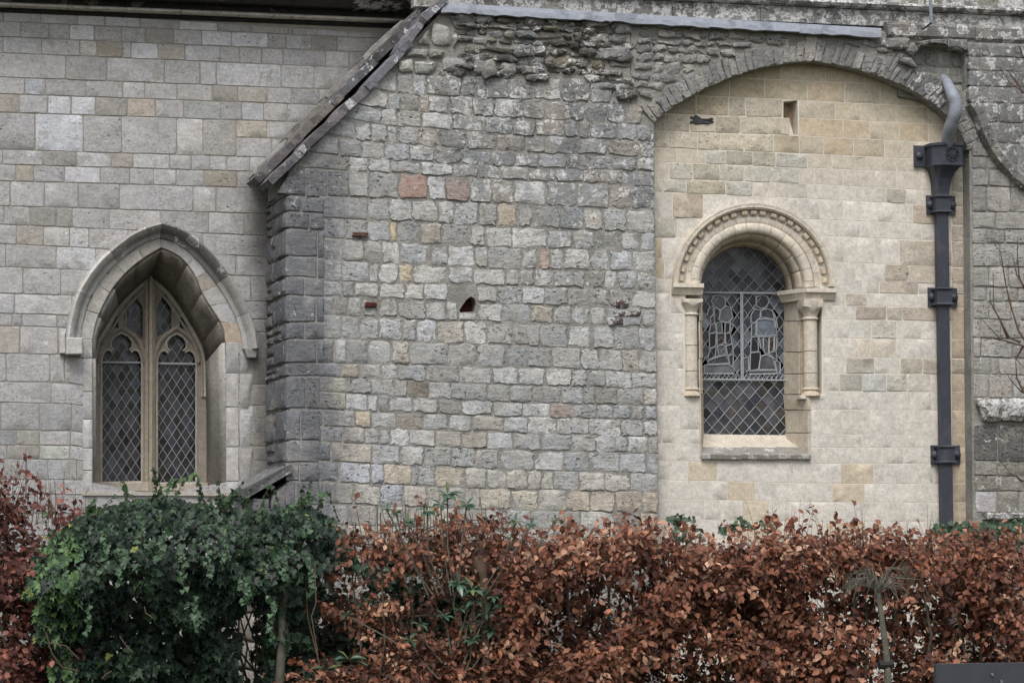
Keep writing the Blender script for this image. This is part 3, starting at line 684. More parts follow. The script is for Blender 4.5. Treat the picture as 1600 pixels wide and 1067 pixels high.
RSPEC = [((622, 272, 655, 310), (.36, .26, .225)), ((698, 276, 730, 300), (.34, .265, .24)), ((609, 345, 620, 378), (.55, .47, .33)), ((592, 495, 629, 530), (.46, .47, .49)), ((651, 497, 682, 530), (.53, .54, .57)), ((609, 669, 639, 697), (.58, .58, .58)), ((530, 726, 600, 756), (.46, .47, .50)), ((500, 592, 541, 641), (.47, .45, .37)), ((554, 645, 580, 668), (.52, .46, .36)), ((594, 730, 642, 760), (.50, .46, .39)),
 ((594, 760, 630, 790), (.46, .48, .51)), ((505, 762, 552, 790), (.42, .40, .36)), ((750, 765, 841, 796), (.47, .44, .37)), ((885, 760, 1028, 801), (.42, .38, .32)), ((552, 778, 594, 788), (.56, .47, .33)), ((760, 355, 800, 388), (.43, .43, .40)), ((990, 453, 1024, 482), (.50, .49, .46)), ((620, 420, 645, 440), (.50, .44, .33)), ((840, 640, 880, 660), (.36, .31, .28)), ((619, 640, 661, 668), (.31, .285, .245)), ((840, 388, 866, 420), (.38, .31, .27)), ((777, 320, 810, 350), (.47, .41, .33)), ((640, 590, 668, 616), (.21, .19, .16)), ((1000, 455, 1024, 480), (.52, .51, .48)), ((560, 525, 600, 530), (.3, .3, .3))]
def rub_base(x, y):
    d = (.395, .398, .39)
    if y > 745: d = (.42, .408, .375)
    if y > 850: d = (.27, .27, .26)
    if y < 260 and x > 690: d = (.30, .30, .295)
    if y < 330 and x > 860: d = (.28, .285, .29)
    if 260 < y < 330 and x < 600: d = (.34, .34, .33)
    if y < 360 and x < 470: d = (.22, .22, .22)
    return d
def rub_col(x, y, w):
    lich = .12
    if y < 330 and x > 640: lich = .62
    elif y < 470 and x > 620: lich = .40
    elif x < 560: lich = .22
    if y > 560: lich = .13
    for (a, b, c, d), col in RSPEC:
        if a <= x <= c and b <= y <= d: return tone(col, .03, lich*.4)
    b = rub_base(x, y)
    r_ = random.random()
    if r_ < .10: b = tuple(k*f for k, f in zip(b, (1.06, .99, .90)))
    elif r_ < .20: b = tuple(k*f for k, f in zip(b, (.80, .80, .78)))
    elif r_ < .30: b = tuple(k*f for k, f in zip(b, (.93, .95, .99)))
    elif r_ < .42: b = tuple(k*1.2 for k in b)
    return tone(b, .09, lich)
COPE = [(408, 292), (435, 262), (500, 196), (560, 138), (620, 76), (665, 32), (694, 8)]      # lower edge of the coping on the face
def cope_y(x): return interp([(428, 292), (470, 248), (520, 194), (570, 146), (620, 92), (660, 48), (700, 8)], x)
def cope_clip(xq, y):
    # cut stones that run up under the raking coping
    cx = [cope_y(x) for x in xq]
    if y[3] < cx[3]-2 and y[2] < cx[2]-2: return []
    if y[3] <= cx[3]+4:       # slanted left side
        lx = lambda yy: interp(sorted([(cope_y(k), k) for k in range(428, 701, 8)]), yy)
        X = [lx(y[0]), xq[1], xq[2], lx(y[3])]
        if X[1] < X[0]+3:
            if X[2] < X[3]+4: return []
            yt = cope_y(X[2]); return [([X[2]-2, X[2], X[2], X[3]], [yt, yt, y[2], y[3]])] if y[2]-yt > 4 else []
        return [(X, y)]
    if y[0] < cx[0]:
        lx = lambda yy: interp(sorted([(cope_y(k), k) for k in range(428, 701, 8)]), yy)
        return [([max(xq[0], lx(y[0])), xq[1], xq[2], max(xq[3], min(lx(y[3]), xq[3]))], y)]
    return [(xq, y)]
def hole_px(x, y): return 716 < x < 748 and 458 < y < 490
def rub_kw(x, y, w):
    rough = .95
    if y > 560: rough = .75
    if x < 560: rough = .3
    r = random.random(); g = .0045 if r < .55 else .0075
    if 250 < y < 560 and x > 600: g += .0025
    return dict(rough=rough+random.uniform(-.1, .2), gap=g, prot=random.uniform(.001, .008)+(.003 if y < 350 else 0), dome=random.uniform(.000, .004), corner=random.uniform(.01, .10), bev=.004, per=5)
rightedge = lambda y: 1021.5+(y-190)*.0125
for i in range(len(RL)-1):
    js = RJ[i] if i < len(RJ) else [int(505+k*41+random.uniform(-9, 9)) for k in range(13)]
    ym = RL[i][0]
    xl_ = 497 if ym > 200 else 500
    if ym < 270: xl_ = 430
    if 300 < ym < 560: xl_ = 504
    if ym >= 560: xl_ = 497
    x1_ = rightedge(RL[i][2]) if i > 2 else (985 if i == 0 else 1004 if i == 1 else 1022)
    def clp(xq, y, i=i):
        mx, my = sum(xq)/4, sum(y)/4
        if 715 < mx < 746 and 456 < my < 492: # the broken putlog hole keeps only a ledge stone
            return [([716, 745, 745, 715], [488, 488, 501, 501])]
        return cope_clip(xq, y)
    course(RW, FRONT, RL[i], RL[i+1], RXS, js, xl_, x1_, rub_col, clip=clp, kwf=rub_kw, depth=.09)
# quoins at the left corner: front faces
QY = [296, 306, 330, 357, 400, 432, 461, 504, 530, 567, 588, 639, 688, 722, 752, 790, 830, 875, 920, 970, 1020, 1065]
for i, (a, b) in enumerate(zip(QY, QY[1:])):
    xe = (500 if a >= 560 or a < 300 else 507)
    js = {0: [478], 1: [470], 2: [483], 3: [496], 4: [496], 5: [476], 6: [494], 7: [476], 8: [495], 9: [], 10: [478], 11: [470], 12: [], 13: [468], 14: [462]}.get(i, [474])
    sl_ = -.0
    course(RW, FRONT, (a, a+2, a+4) if a < 500 else (a, a, a), (b, b+2, b+4) if b < 500 else (b, b, b), (449, 480, 520), js, 446, xe, lambda x, y, w: tone((.30, .30, .29) if y < 600 else (.33, .325, .31), .10, .34 if y < 420 else .2), kwf=lambda x, y, w: dict(rough=.25, gap=.004, prot=random.uniform(.004, .012), bev=.008, corner=.05), depth=.10)
# left return of the bay, seen obliquely
xw = [SIDE.uv(449, y)[0] for y in (500,)]
for i, (a, b) in enumerate(zip(QY, QY[1:])):
    ua, ub = SIDE.P(1.0, 0).y, 0
    za, zb = FRONT.uv(449, a)[1], FRONT.uv(449, b)[1]
    cutu = [-FY, random.choice([.62, .52, .42]), random.choice([.22, .28]), 0.0]
    if random.random() < .4: cutu = [-FY, random.choice([.5, .36]), 0.0]
    for u1, u0_ in zip(cutu, cutu[1:]):
        parts = [(za, zb)] if u1 == -FY or random.random() < .4 else [(za, (za+zb)/2), ((za+zb)/2, zb)]
        for zz0, zz1 in parts:
            v, f, ar = block(SIDE, [(u0_, zz0), (u1, zz0), (u1, zz1), (u0_, zz1)], gap=.010, prot=random.uniform(0, .02), depth=.08, rough=.6 if u1 < -FY else .2, bev=.012, dome=.006, corner=.12)
            RW.add(v, f, tone((.27, .26, .24) if u1 < -FY else (.25, .25, .245), .18, .25), ar*.6)
mb_z0, mb_z1 = 0, FRONT.uv(449, 292)[1]
mb = MB(); mb.add([SIDE.P(u, v, w_) for u in (0, -FY-.015) for v in (-.2, mb_z1+.15) for w_ in (-.012, -.3)], [(0, 1, 3, 2), (4, 6, 7, 5), (0, 4, 5, 1), (2, 3, 7, 6), (0, 2, 6, 4), (1, 5, 7, 3)])
mb.build('mortar_bed', M['mortar_r'], rub)

# loose dark rubble under the flashing
def scatter_rows(wall, pl, inside, y0, y1, x0, x1, slope, hrange, wrange, colf, kwf, depth=.1, mat=None):
    y = y0; rr = random.Random(5)
    while y < y1:
        h = random.uniform(*hrange); x = x0+random.uniform(0, 15)
        while x < x1:
            w_ = random.uniform(*wrange); cx, cy = x+w_/2, y+h/2+slope*(x-x0)
            if inside(cx, cy):
                t = [random.uniform(-.28, .28)*h for _ in range(4)]; s0, s1 = y+slope*(x-x0), y+slope*(x+w_-x0)
                q = [pl.uv(x+t[0], s0+t[1]), pl.uv(x+w_+t[2], s1+t[3]), pl.uv(x+w_-t[0], s1+h+t[1]), pl.uv(x-t[2], s0+h-t[3])]
                v, f, ar = block(pl, q, depth=depth, **kwf(cx, cy)); wall.add(v, f, colf(cx, cy), ar, mat)
            x += w_
        y += h
ftop = lambda x: interp([(690, 12), (1375, 52)], x)
M['rubble_dark'] = M['rubble']
def in_dark(x, y):
    if x > 983 and y < 100: return False
    if x > 985: return False
    top = interp([(640, 80), (660, 50), (700, 14), (985, 26)], x)+3
    bot = interp([(619, 112), (720, 119), (800, 122), (860, 124), (930, 127), (985, 165)], x)
    if x < 735 and y < interp([(660, 100), (735, 40)], x)+30 and x < 720: return False
    return top < y < bot-3 and y > cope_y(x)+8
scatter_rows(RW, FRONT, in_dark, 12, 172, 640, 990, .045, (6, 16), (12, 44), lambda x, y: tone(random.choice([(.10, .095, .08), (.135, .125, .11), (.075, .072, .066), (.14, .125, .09), (.17, .17, .165)]), .16, .5),
    lambda x, y: dict(rough=1.0, gap=.003, prot=random.uniform(0, .045), dome=.010, bev=.008, corner=.3, per=4))
# pale blocks at the shoulder of the coping
for q, c in (([(672, 33), (704, 42), (704, 74), (673, 71)], (.42, .42, .40)), ([(655, 60), (672, 40), (672, 72), (650, 70)], (.40, .40, .38)), ([(706, 52), (719, 55), (710, 76), (705, 74)], (.42, .42, .41)), ([(698, 12), (733, 14), (733, 22), (700, 20)], (.34, .31, .26)), ([(636, 75), (667, 76), (667, 92), (632, 90)], (.35, .345, .32)), ([(668, 76), (697, 80), (690, 93), (668, 92)], (.30, .29, .26)), ([(620, 92), (645, 92), (645, 115), (622, 115)], (.40, .40, .38)), ([(646, 95), (684, 96), (676, 116), (648, 117)], (.38, .38, .36)),
    ([(690, 90), (728, 91), (731, 114), (690, 114)], (.36, .36, .37)), ([(738, 92), (774, 90), (776, 118), (738, 117)], (.28, .28, .27)), ([(780, 96), (808, 98), (808, 118), (779, 117)], (.33, .33, .31)), ([(813, 102), (843, 104), (842, 119), (812, 118)], (.42, .38, .30)), ([(734, 58), (762, 60), (760, 73), (738, 72)], (.45, .45, .46)), ([(700, 24), (750, 20), (742, 46), (712, 50)], (.27, .26, .21)), ([(958, 28), (988, 30), (988, 56), (958, 54)], (.33, .33, .32)), ([(932, 72), (985, 74), (985, 94), (936, 96)], (.26, .26, .255))):
    v, f, ar = block(FRONT, [FRONT.uv(*p) for p in q], gap=.007, prot=.03, depth=.12, rough=.6, bev=.014, dome=.008, corner=.12)
    RW.add(v, f, tone(c, .05, .3), ar*3)
face = [(452, 268), (520, 196), (620, 90), (700, 9), (985, 25), (985, 170), (1022, 188), (1022, 200), (1030, 830), (1034, 1115), (452, 1115)]
hole = [(718, 484), (724, 475), (729, 468), (736, 463), (742, 467), (744, 475), (742, 487), (719, 488)]
core('mortar_bed', FRONT, face, [hole], M['mortar_r'], rub, w=-.001, thick=.28)
# inside of the broken hole: a dark red brick set back
HB = Plane((0, -.73, 0), XA, NF)
v, f, ar = block(HB, [HB.uv(712, 470), HB.uv(752, 470), HB.uv(752, 492), HB.uv(712, 492)], gap=.001, prot=0, depth=.08, rough=.5)
m_brick = plain_mat('dark red brick', (.10, .035, .03), .9, .4, 20, .5, .01, .1); mobj('brick', v, f, m_brick, rub, label='dark red brick deep inside the broken hole')
M['redbrick'] = plain_mat('weathered orange brick', (.10, .052, .04), .9, .35, 25, .6, .01, .1, tint=(.16, .12, .10), tscale=14)
for q in ([(551, 363), (575, 364), (573, 371), (549, 370)], [(570, 472), (588, 473), (588, 480), (568, 480)]):
    v, f, ar = block(FRONT, [FRONT.uv(*p) for p in q], gap=.001, prot=.03, depth=.08, rough=.7, bev=.008)
    mobj('brick', v, f, M['redbrick'] if q[0][0] != 570 else m_brick, rub)
for q in ([(948, 497), (972, 496), (974, 507), (950, 509)], [(958, 486), (1000, 485), (1000, 494), (958, 496)], [(962, 470), (982, 470), (980, 482), (962, 481)]):
    v, f, ar = block(FRONT, [FRONT.uv(*p) for p in q], gap=.001, prot=.022, depth=.08, rough=.8, bev=.008)
    RW.add(v, f, (.095, .072, .070, .98), ar*20)
RW.done()

# raking coping: two ranks of overlapping thin slabs
M['slate'] = stone_mat('coping slate', pit=.3, bump=.6, bed=.7, vary=1.2, coarse=.8)
def slab(parent, a, b, y0, y1, th, col, name='coping_slab', over=.05):
    """a slab lying on the rake from a (low) to b (high) given as (X,Z)"""
    A = Vector((a[0], 0, a[1])); B = Vector((b[0], 0, b[1])); d = (B-A).normalized(); n = Vector((-d.z, 0, d.x)); n = n if n.z > 0 else -n
    N_ = 7; V = []; F = []
    for i in range(N_+1):
        t = i/N_; p = A.lerp(B, t)
        lift = n*(.012*(1-t)+.002); th_ = th*(1-.25*t)*(.7+.3*min(1, t*5))
        e0, e1 = random.uniform(-.012, .012), random.uniform(-.010, .010)
        V += [Vector((p.x, y0+e0*1.6, p.z))+lift, Vector((p.x, y0+e0, p.z))+lift+n*(th_+e1), Vector((p.x, y0+.06, p.z))+lift+n*(th_*1.15), Vector((p.x, y1, p.z))+lift+n*(th_+e1*.5), Vector((p.x, y1, p.z))+lift]
    for i in range(N_):
        for j in range(5): k = (j+1) % 5; F.append((i*5+j, i*5+k, (i+1)*5+k, (i+1)*5+j))
    F.append((0, 1, 2, 3, 4)); F.append(tuple(N_*5+j for j in (4, 3, 2, 1, 0)))
    o = mobj(name, V, F, M['slate'], parent); o.color = col; return o
def px2xz(px, py, pl=FRONT, w=.06): p = pl.pix(px, py, w); return (p.x, p.z)
front_k = [(428, 291), (476, 243), (530, 190), (580, 144), (634, 84), (662, 42), (694, 9)]
for (a, b) in zip(front_k, front_k[1:]):
    b2 = (b[0]+(b[0]-a[0])*.22, b[1]+(b[1]-a[1])*.22)
    slab(rub, px2xz(*a), px2xz(*b2), FY-.07, -.52, .062, tone((.13, .125, .135), .2, .28))
MIDP = Plane((0, -.54, 0), XA, NF)
back_k = [(408, 288), (462, 231), (524, 168), (580, 111), (632, 58), (672, 14)]
for (a, b) in zip(back_k, back_k[1:]):
    b2 = (b[0]+(b[0]-a[0])*.22, b[1]+(b[1]-a[1])*.22)
    slab(rub, px2xz(*a, pl=MIDP, w=.04), px2xz(*b2, pl=MIDP, w=.04), -.60, -.22, .070, tone(random.choice([(.11, .105, .11), (.13, .12, .115)]), .2, .32))
REAR = Plane((0, -.25, 0), XA, NF)
rear_k = [(407, 279), (455, 224), (518, 160), (576, 100), (628, 46)]
for (a, b) in zip(rear_k, rear_k[1:]):
    slab(rub, px2xz(*a, pl=REAR, w=.04), px2xz(*(b[0]+8, b[1]-8), pl=REAR, w=.04), -.30, -.0, .06, tone((.24, .23, .215), .12, .1))
# mortared top of the bay under the slabs
P_ = [FRONT.pix(*p) for p in ((450, 276), (700, 12))]
mb = MB(); mb.add([Vector((p.x+dx, y, p.z-.02+dz)) for p in P_ for y in (FY+.03, 0) for dx, dz in ((0, 0), (.35, -.25))], [(0, 1, 3, 2), (4, 6, 7, 5), (0, 4, 5, 1), (2, 3, 7, 6), (0, 2, 6, 4), (1, 5, 7, 3)])
mb.build('mortar_bed', M['mortar_r'], rub)
# small weathering slab low on the left return
a, b = NAVE.pix(380, 768, .5), NAVE.pix(456, 727, .95)
mb = MB(); zl, zh = Plane((0, FY-.05, 0), XA, NF).pix(384, 762).z, Plane((0, FY-.05, 0), XA, NF).pix(455, 724).z
xo = Plane((0, FY, 0), XA, NF).pix(383, 766).x
V = [Vector((XC+.02, FY-.06, zh)), Vector((xo, FY-.05, zl)), Vector((xo+.05, .02, zl+.0)), Vector((XC+.02, .02, zh)), Vector((XC+.03, FY-.05, zh-.06)), Vector((xo+.01, FY-.02, zl-.075)), Vector((xo+.06, .02, zl-.07)), Vector((XC+.02, .02, zh-.06))]
mb.add(V, [(0, 1, 2, 3), (7, 6, 5, 4), (0, 4, 5, 1), (1, 5, 6, 2), (2, 6, 7, 3), (3, 7, 4, 0)]); o = mb.build('coping_slab', M['slate'], rub, label='low sloping slate slab on the plinth'); o.color = tone((.17, .17, .175), .03, .3)
for k in range(7):
    z1 = zl-.07-k*.21; 
    for (xa_, xb_) in ((xo+.05, XC-.13), (XC-.13, XC+.0)):
        v, f, ar = block(Plane((0, FY+.01, 0), XA, NF), [(xa_, z1), (xb_, z1+(.12 if k == 0 and xb_ > XC-.1 else 0)), (xb_, z1-.21), (xa_, z1-.21)], gap=.006, prot=.01, depth=.84, rough=.5, bev=.01, dome=.004)
        o = mobj('plinth_stone', v, f, M['rubble'], rub, smooth=True); o.color = tone((.27, .26, .235), .15, .2)
# ================================================================== cream infill wall
inf = thing('infill_wall', 'smooth cream ashlar wall filling the wide blind arch around the round-headed window', 'wall', (INFILL.pix(1270, 900).x, -.72, 0))
IW = Wall(inf, M['cream'])
IXS = (1024, 1270, 1500)
HC, HR = (1176, 449), 102
def inf_hole(y):
    if y < 345 or y > 716: return None
    if y < 447:
        d = HR*HR*1.02-(y-447)**2
        if d <= 0: return None
        d = math.sqrt(d)*.985; return (HC[0]-d, HC[0]+d)
    if y < 459: return (1050, 1302)
    if y < 464: return (1066, 1300)
    if y < 617: return (1068.5, 1286)
    return (1093.5, 1266)
rect = lambda a, b, c, d: (a, b, c, d)
OLD = [((1320, 375, 1350, 382), None), ((1405, 375, 1462, 392), (.46, .40, .32)), ((1405, 392, 1433, 409), (.42, .37, .29)), ((1444, 392, 1462, 409), (.45, .39, .31)), ((1382, 410, 1418, 437), (.38, .33, .26)), ((1420, 410, 1462, 437), (.47, .41, .33)), ((1374, 437, 1432, 457), (.43, .37, .30)), ((1321, 457, 1353, 477), (.47, .42, .34)), ((1337, 477, 1385, 499), (.38, .33, .27)), ((1387, 478, 1410, 499), (.46, .42, .35)), ((1410, 478, 1462, 500), (.48, .42, .34)), ((1327, 499, 1362, 528), (.58, .55, .49)), ((1362, 499, 1400, 528), (.47, .44, .38)), ((1440, 500, 1462, 528), (.42, .38, .31)),
 ((1335, 530, 1400, 557), (.50, .45, .37)), ((1322, 560, 1366, 583), (.36, .335, .28)), ((1366, 558, 1406, 583), (.52, .50, .45)), ((1406, 558, 1465, 583), (.42, .38, .30)), ((1312, 583, 1347, 611), (.40, .385, .33)), ((1347, 583, 1385, 611), (.45, .45, .43)), ((1385, 583, 1417, 611), (.41, .40, .34)), ((1417, 583, 1454, 611), (.49, .46, .40)), ((1384, 294, 1416, 318), (.33, .295, .25)), ((1425, 317, 1465, 347), (.44, .36, .28)),
 ((1102, 239, 1134, 259), (.46, .46, .40)), ((1134, 239, 1176, 262), (.36, .34, .27)), ((1176, 239, 1212, 262), (.42, .40, .31)), ((1212, 241, 1262, 263), (.41, .40, .35)), ((1046, 256, 1082, 282), (.44, .42, .35)), ((1082, 256, 1124, 284), (.44, .41, .32)), ((1124, 258, 1162, 285), (.45, .42, .34)), ((1162, 260, 1204, 287), (.44, .42, .36)), ((1204, 262, 1250, 288), (.42, .41, .355)), ((1036, 282, 1072, 303), (.42, .41, .35)), ((1072, 283, 1134, 304), (.43, .39, .28)), ((1134, 285, 1176, 308), (.43, .425, .375)),
 ((1051, 302, 1099, 342), (.38, .31, .24)), ((1024, 340, 1060, 372), (.42, .40, .33)), ((1034, 372, 1060, 404), (.44, .42, .36)), ((1487, 330, 1512, 460), (.42, .35, .28)), ((1487, 270, 1512, 330), (.44, .40, .33)), ((1487, 555, 1512, 584), (.38, .32, .25))]
def inf_col(x, y, w):
    for (a, b, c, d), col in OLD:
        if col and a <= x <= c and b <= y <= d: return tone(tuple(k*.72+q*.28 for k, q in zip(col, (.585, .552, .497))), .035)
    if x > 1485: return tone((.48, .40, .31) if y > 584 else (.46, .38, .30), .03)  # strip beside the pipe: corner shading put into the tan colour
    if x < 1245 and 147 < y < 240 and x < 1222-(y < 175)*0:
        if y > 150 and x > interp([(147, 1140), (180, 1120), (185, 1024)], y): return tone((.52, .47, .38), .05)
        if x < 1090: return tone((.36, .31, .23), .08)
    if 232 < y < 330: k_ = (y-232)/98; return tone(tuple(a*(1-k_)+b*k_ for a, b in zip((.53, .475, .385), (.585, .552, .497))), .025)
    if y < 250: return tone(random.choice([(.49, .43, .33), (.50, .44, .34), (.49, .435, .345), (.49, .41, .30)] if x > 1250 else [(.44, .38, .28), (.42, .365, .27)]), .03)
    if x < 1040 and y < 440: return tone((.46, .40, .30), .05)
    if random.random() < .08 and y > 700 or (1090 < x < 1260 and 724 < y < 785 and random.random() < .4): return tone((.55, .475, .365), .02)
    return tone((.585, .552, .497), .022)
def inf_mat(x, y):
    for (a, b, c, d), col in OLD:
        if col and a <= x <= c and b <= y <= d and col[0] < .5: return M['creamold']
    if x < 1220 and 147 < y < 235: return M['creamold']
    return None
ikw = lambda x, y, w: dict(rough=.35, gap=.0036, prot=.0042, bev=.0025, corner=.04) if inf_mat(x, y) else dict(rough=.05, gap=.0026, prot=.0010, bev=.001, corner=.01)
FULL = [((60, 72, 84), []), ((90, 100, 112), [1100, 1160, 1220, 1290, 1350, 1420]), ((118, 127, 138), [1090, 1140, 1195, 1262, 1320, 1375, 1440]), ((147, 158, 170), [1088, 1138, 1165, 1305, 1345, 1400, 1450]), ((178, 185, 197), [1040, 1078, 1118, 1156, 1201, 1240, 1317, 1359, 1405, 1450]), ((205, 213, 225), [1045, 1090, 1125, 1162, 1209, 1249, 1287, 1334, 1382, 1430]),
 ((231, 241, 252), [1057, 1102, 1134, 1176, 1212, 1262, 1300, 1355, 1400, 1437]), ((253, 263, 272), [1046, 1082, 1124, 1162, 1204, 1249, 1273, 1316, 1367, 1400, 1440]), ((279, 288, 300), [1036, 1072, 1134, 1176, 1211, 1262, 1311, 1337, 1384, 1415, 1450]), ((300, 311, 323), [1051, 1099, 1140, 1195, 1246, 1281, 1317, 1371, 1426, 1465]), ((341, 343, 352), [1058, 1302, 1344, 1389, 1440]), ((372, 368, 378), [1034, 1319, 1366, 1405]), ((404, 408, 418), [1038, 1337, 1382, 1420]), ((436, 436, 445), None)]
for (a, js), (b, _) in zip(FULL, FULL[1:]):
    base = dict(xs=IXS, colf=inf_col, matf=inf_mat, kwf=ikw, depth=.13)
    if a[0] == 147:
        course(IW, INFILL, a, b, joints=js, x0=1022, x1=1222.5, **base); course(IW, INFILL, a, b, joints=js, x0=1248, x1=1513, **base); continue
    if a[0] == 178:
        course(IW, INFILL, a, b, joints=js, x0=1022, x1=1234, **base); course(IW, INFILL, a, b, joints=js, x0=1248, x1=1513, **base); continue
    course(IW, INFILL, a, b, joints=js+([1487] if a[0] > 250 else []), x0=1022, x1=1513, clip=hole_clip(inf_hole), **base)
LEFTR = [436, 458, 489, 520, 548, 575, 603, 633, 670, 692, 720]; LJ = [[1040], [1048], [1066], [1052], [1045], [1058], [1040, 1075], [1062], [1035, 1078], [1055]]
for k, (a, b) in enumerate(zip(LEFTR, LEFTR[1:])):
    if b > 712: course(IW, INFILL, (692, 693, 694), (720, 722, 723), IXS, [1055], 1024, 1100, inf_col, clip=hole_clip(inf_hole), matf=inf_mat, kwf=ikw, depth=.13)
    else: course(IW, INFILL, (a, a+3, a+5), (b, b+3, b+5), IXS, LJ[k], 1023, 1110, inf_col, clip=hole_clip(inf_hole), matf=inf_mat, kwf=ikw, depth=.13)
RIGHTR = [436, 457, 477, 499, 528, 558, 583, 611, 640, 679, 699, 724]
RJ2 = [[1347, 1374, 1435], [1321, 1354, 1389, 1446], [1300, 1337, 1385, 1410], [1327, 1362, 1400, 1439], [1290, 1335, 1360, 1400, 1432], [1297, 1322, 1366, 1406, 1441], [1312, 1347, 1385, 1417, 1454], [1327, 1375, 1422, 1455], [1278, 1316, 1359, 1414, 1442], [1297, 1347, 1394, 1430], [1331, 1377, 1412]]
for k, (a, b) in enumerate(zip(RIGHTR, RIGHTR[1:])):
    f = 4*(1-k/11)
    course(IW, INFILL, (a, a, a+f), (b, b, b+f*.9), IXS, RJ2[k]+[1487], 1240 if a < 690 else 1262, 1514, inf_col, clip=hole_clip(inf_hole), matf=inf_mat, kwf=ikw, depth=.13)
course(IW, INFILL, (712, 715, 718), (720, 723, 724), IXS, [1160, 1207], 1096, 1264, inf_col, kwf=ikw, depth=.13)
LOWR = [((720, 724, 724), [1075, 1120, 1160, 1207, 1240, 1313, 1365, 1420, 1458]), ((749, 755, 756), [1044, 1079, 1136, 1180, 1214, 1260, 1300, 1351, 1405, 1451]), ((779, 784, 785), [1059, 1100, 1160, 1202, 1234, 1267, 1307, 1360, 1415, 1460]), ((811, 815, 815), [1040, 1092, 1150, 1220, 1290, 1350, 1420]), ((842, 845, 845), [1060, 1120, 1180, 1250, 1310, 1370, 1440]), ((875, 877, 877), [1040, 1092, 1150, 1220, 1290, 1350, 1420]), ((910, 911, 911), [1060, 1120, 1180, 1250, 1310, 1370, 1440]), ((950, 950, 950), [1040, 1092, 1150, 1220, 1290, 1350, 1420]), ((995, 994, 994), [1060, 1120, 1180, 1250, 1310, 1370, 1440]), ((1045, 1044, 1043), [1060, 1120, 1180, 1250, 1310]), ((1100, 1098, 1096), None)]
for (a, js), (b, _) in zip(LOWR, LOWR[1:]):
    course(IW, INFILL, a, b, IXS, js+[1487], 1023, 1515, inf_col, matf=inf_mat, kwf=ikw, depth=.13)
IW.done()
win_hole = [(1071, 463), (1071, 614), (1095, 619), (1096, 714), (1265, 715), (1265, 622), (1284, 617), (1284, 466), (1252, 452)]+[(1176+math.cos(a)*100*.98, 449-math.sin(a)*102) for a in [math.pi*k/24 for k in range(25)]]+[(1071, 455)]
slot = [(1224, 159), (1246, 157), (1247, 211), (1240, 211), (1233, 186), (1224, 186)]
core('mortar_bed', INFILL, [(1005, 40), (1530, 40), (1530, 1130), (1015, 1130)], [win_hole, slot], M['mortar_c'], inf, w=-.0002, thick=.16)
SB = Plane((0, -.60, 0), XA, NF)
for q, c in (([(1218, 155), (1232, 155), (1232, 190), (1218, 190)], (.34, .28, .20)), ([(1232, 155), (1254, 155), (1254, 214), (1232, 214)], (.45, .31, .22))):
    v, f, ar = block(SB, [SB.uv(*p) for p in q], gap=.001, prot=0, depth=.05, rough=.2); o = mobj('stone', v, f, M['creamold'], inf); o.color = tone(c, .02)
# thin stone high on the left, its near-black colour painting a slot's shade
v, f, ar = block(INFILL, [INFILL.uv(1080, 181), INFILL.uv(1115, 185), INFILL.uv(1115, 193), INFILL.uv(1079, 196)], gap=.001, prot=.010, depth=.05, rough=2.0, per=5); o = mobj('stone', v, f, M['creamold'], inf, label='dark sliver of stone painted as the shade of an open slot'); o.color = (.07, .07, .075, 0)

# ---- round headed window
GLP = Plane((0, -.38, 0), XA, NF)
mb = MB(); mb.box(GLP.pix(1066, 600).x, GLP.pix(1290, 600).x, -.30, -.20, GLP.pix(1100, 730).z, GLP.pix(1100, 350).z); rw = mb.build('round_headed_window', plain_mat('dark interior', (.02, .02, .02)), inf, label='round-headed window with billet hood, nook shafts and pictorial leaded glass')
def arcp(cx, cy, rx, ry, n, a0=180, a1=0): return [(cx+math.cos(R(a0+(a1-a0)*k/(n-1)))*rx, cy-math.sin(R(a0+(a1-a0)*k/(n-1)))*ry+(k/(n-1)-.5)*3.0) for k in range(n)]
wc = lambda t=0: tone((.56, .51, .43), .025)
NA = 61
HA = arcp(1176, 447, 100, 103, NA)
def prof_sweep(name, pts, prof, cuts, colf=wc, mat='jamb'): sweep(rw, name, path_on(INFILL, pts, (1176, 447)), prof, M[mat], colf, cuts)
k19 = [0]+[k/17 for k in range(1, 17)]+[1]
# hood, measured outwards from r=113: plain fillet, groove, then a fillet the billets hang from
prof_sweep('hood_stone', arcp(1176, 447, 119, 121, NA), [(-.010, -.05), (-.010, .035), (-.006, .045), (-.002, .042), (.002, .050), (.009, .052), (.013, .045), (.035, .048), (.038, .03), (.038, -.02)], [0, .17, .34, .5, .66, .83, 1])
# flat voussoir ring behind the billets
prof_sweep('arch_stone', arcp(1176, 447, 104, 106.5, NA), [(-.040, -.10), (-.040, .004), (-.030, .010), (.004, .008), (.008, -.040), (.070, -.040), (.070, -.10)], k19)
# roll moulding
ang = [R(-70+k*20) for k in range(12)]
prof_sweep('roll_moulding', arcp(1175, 447.5, 90, 92, NA), [(-.045, -.14), (-.045, -.03)]+[(-.002-math.cos(a)*.043, -.012+math.sin(a)*.034) for a in [R(-20+k*22) for k in range(11)]]+[(.048, -.03), (.048, -.14)], [0]+[(k+.5)/14 for k in range(0, 14)]+[1])
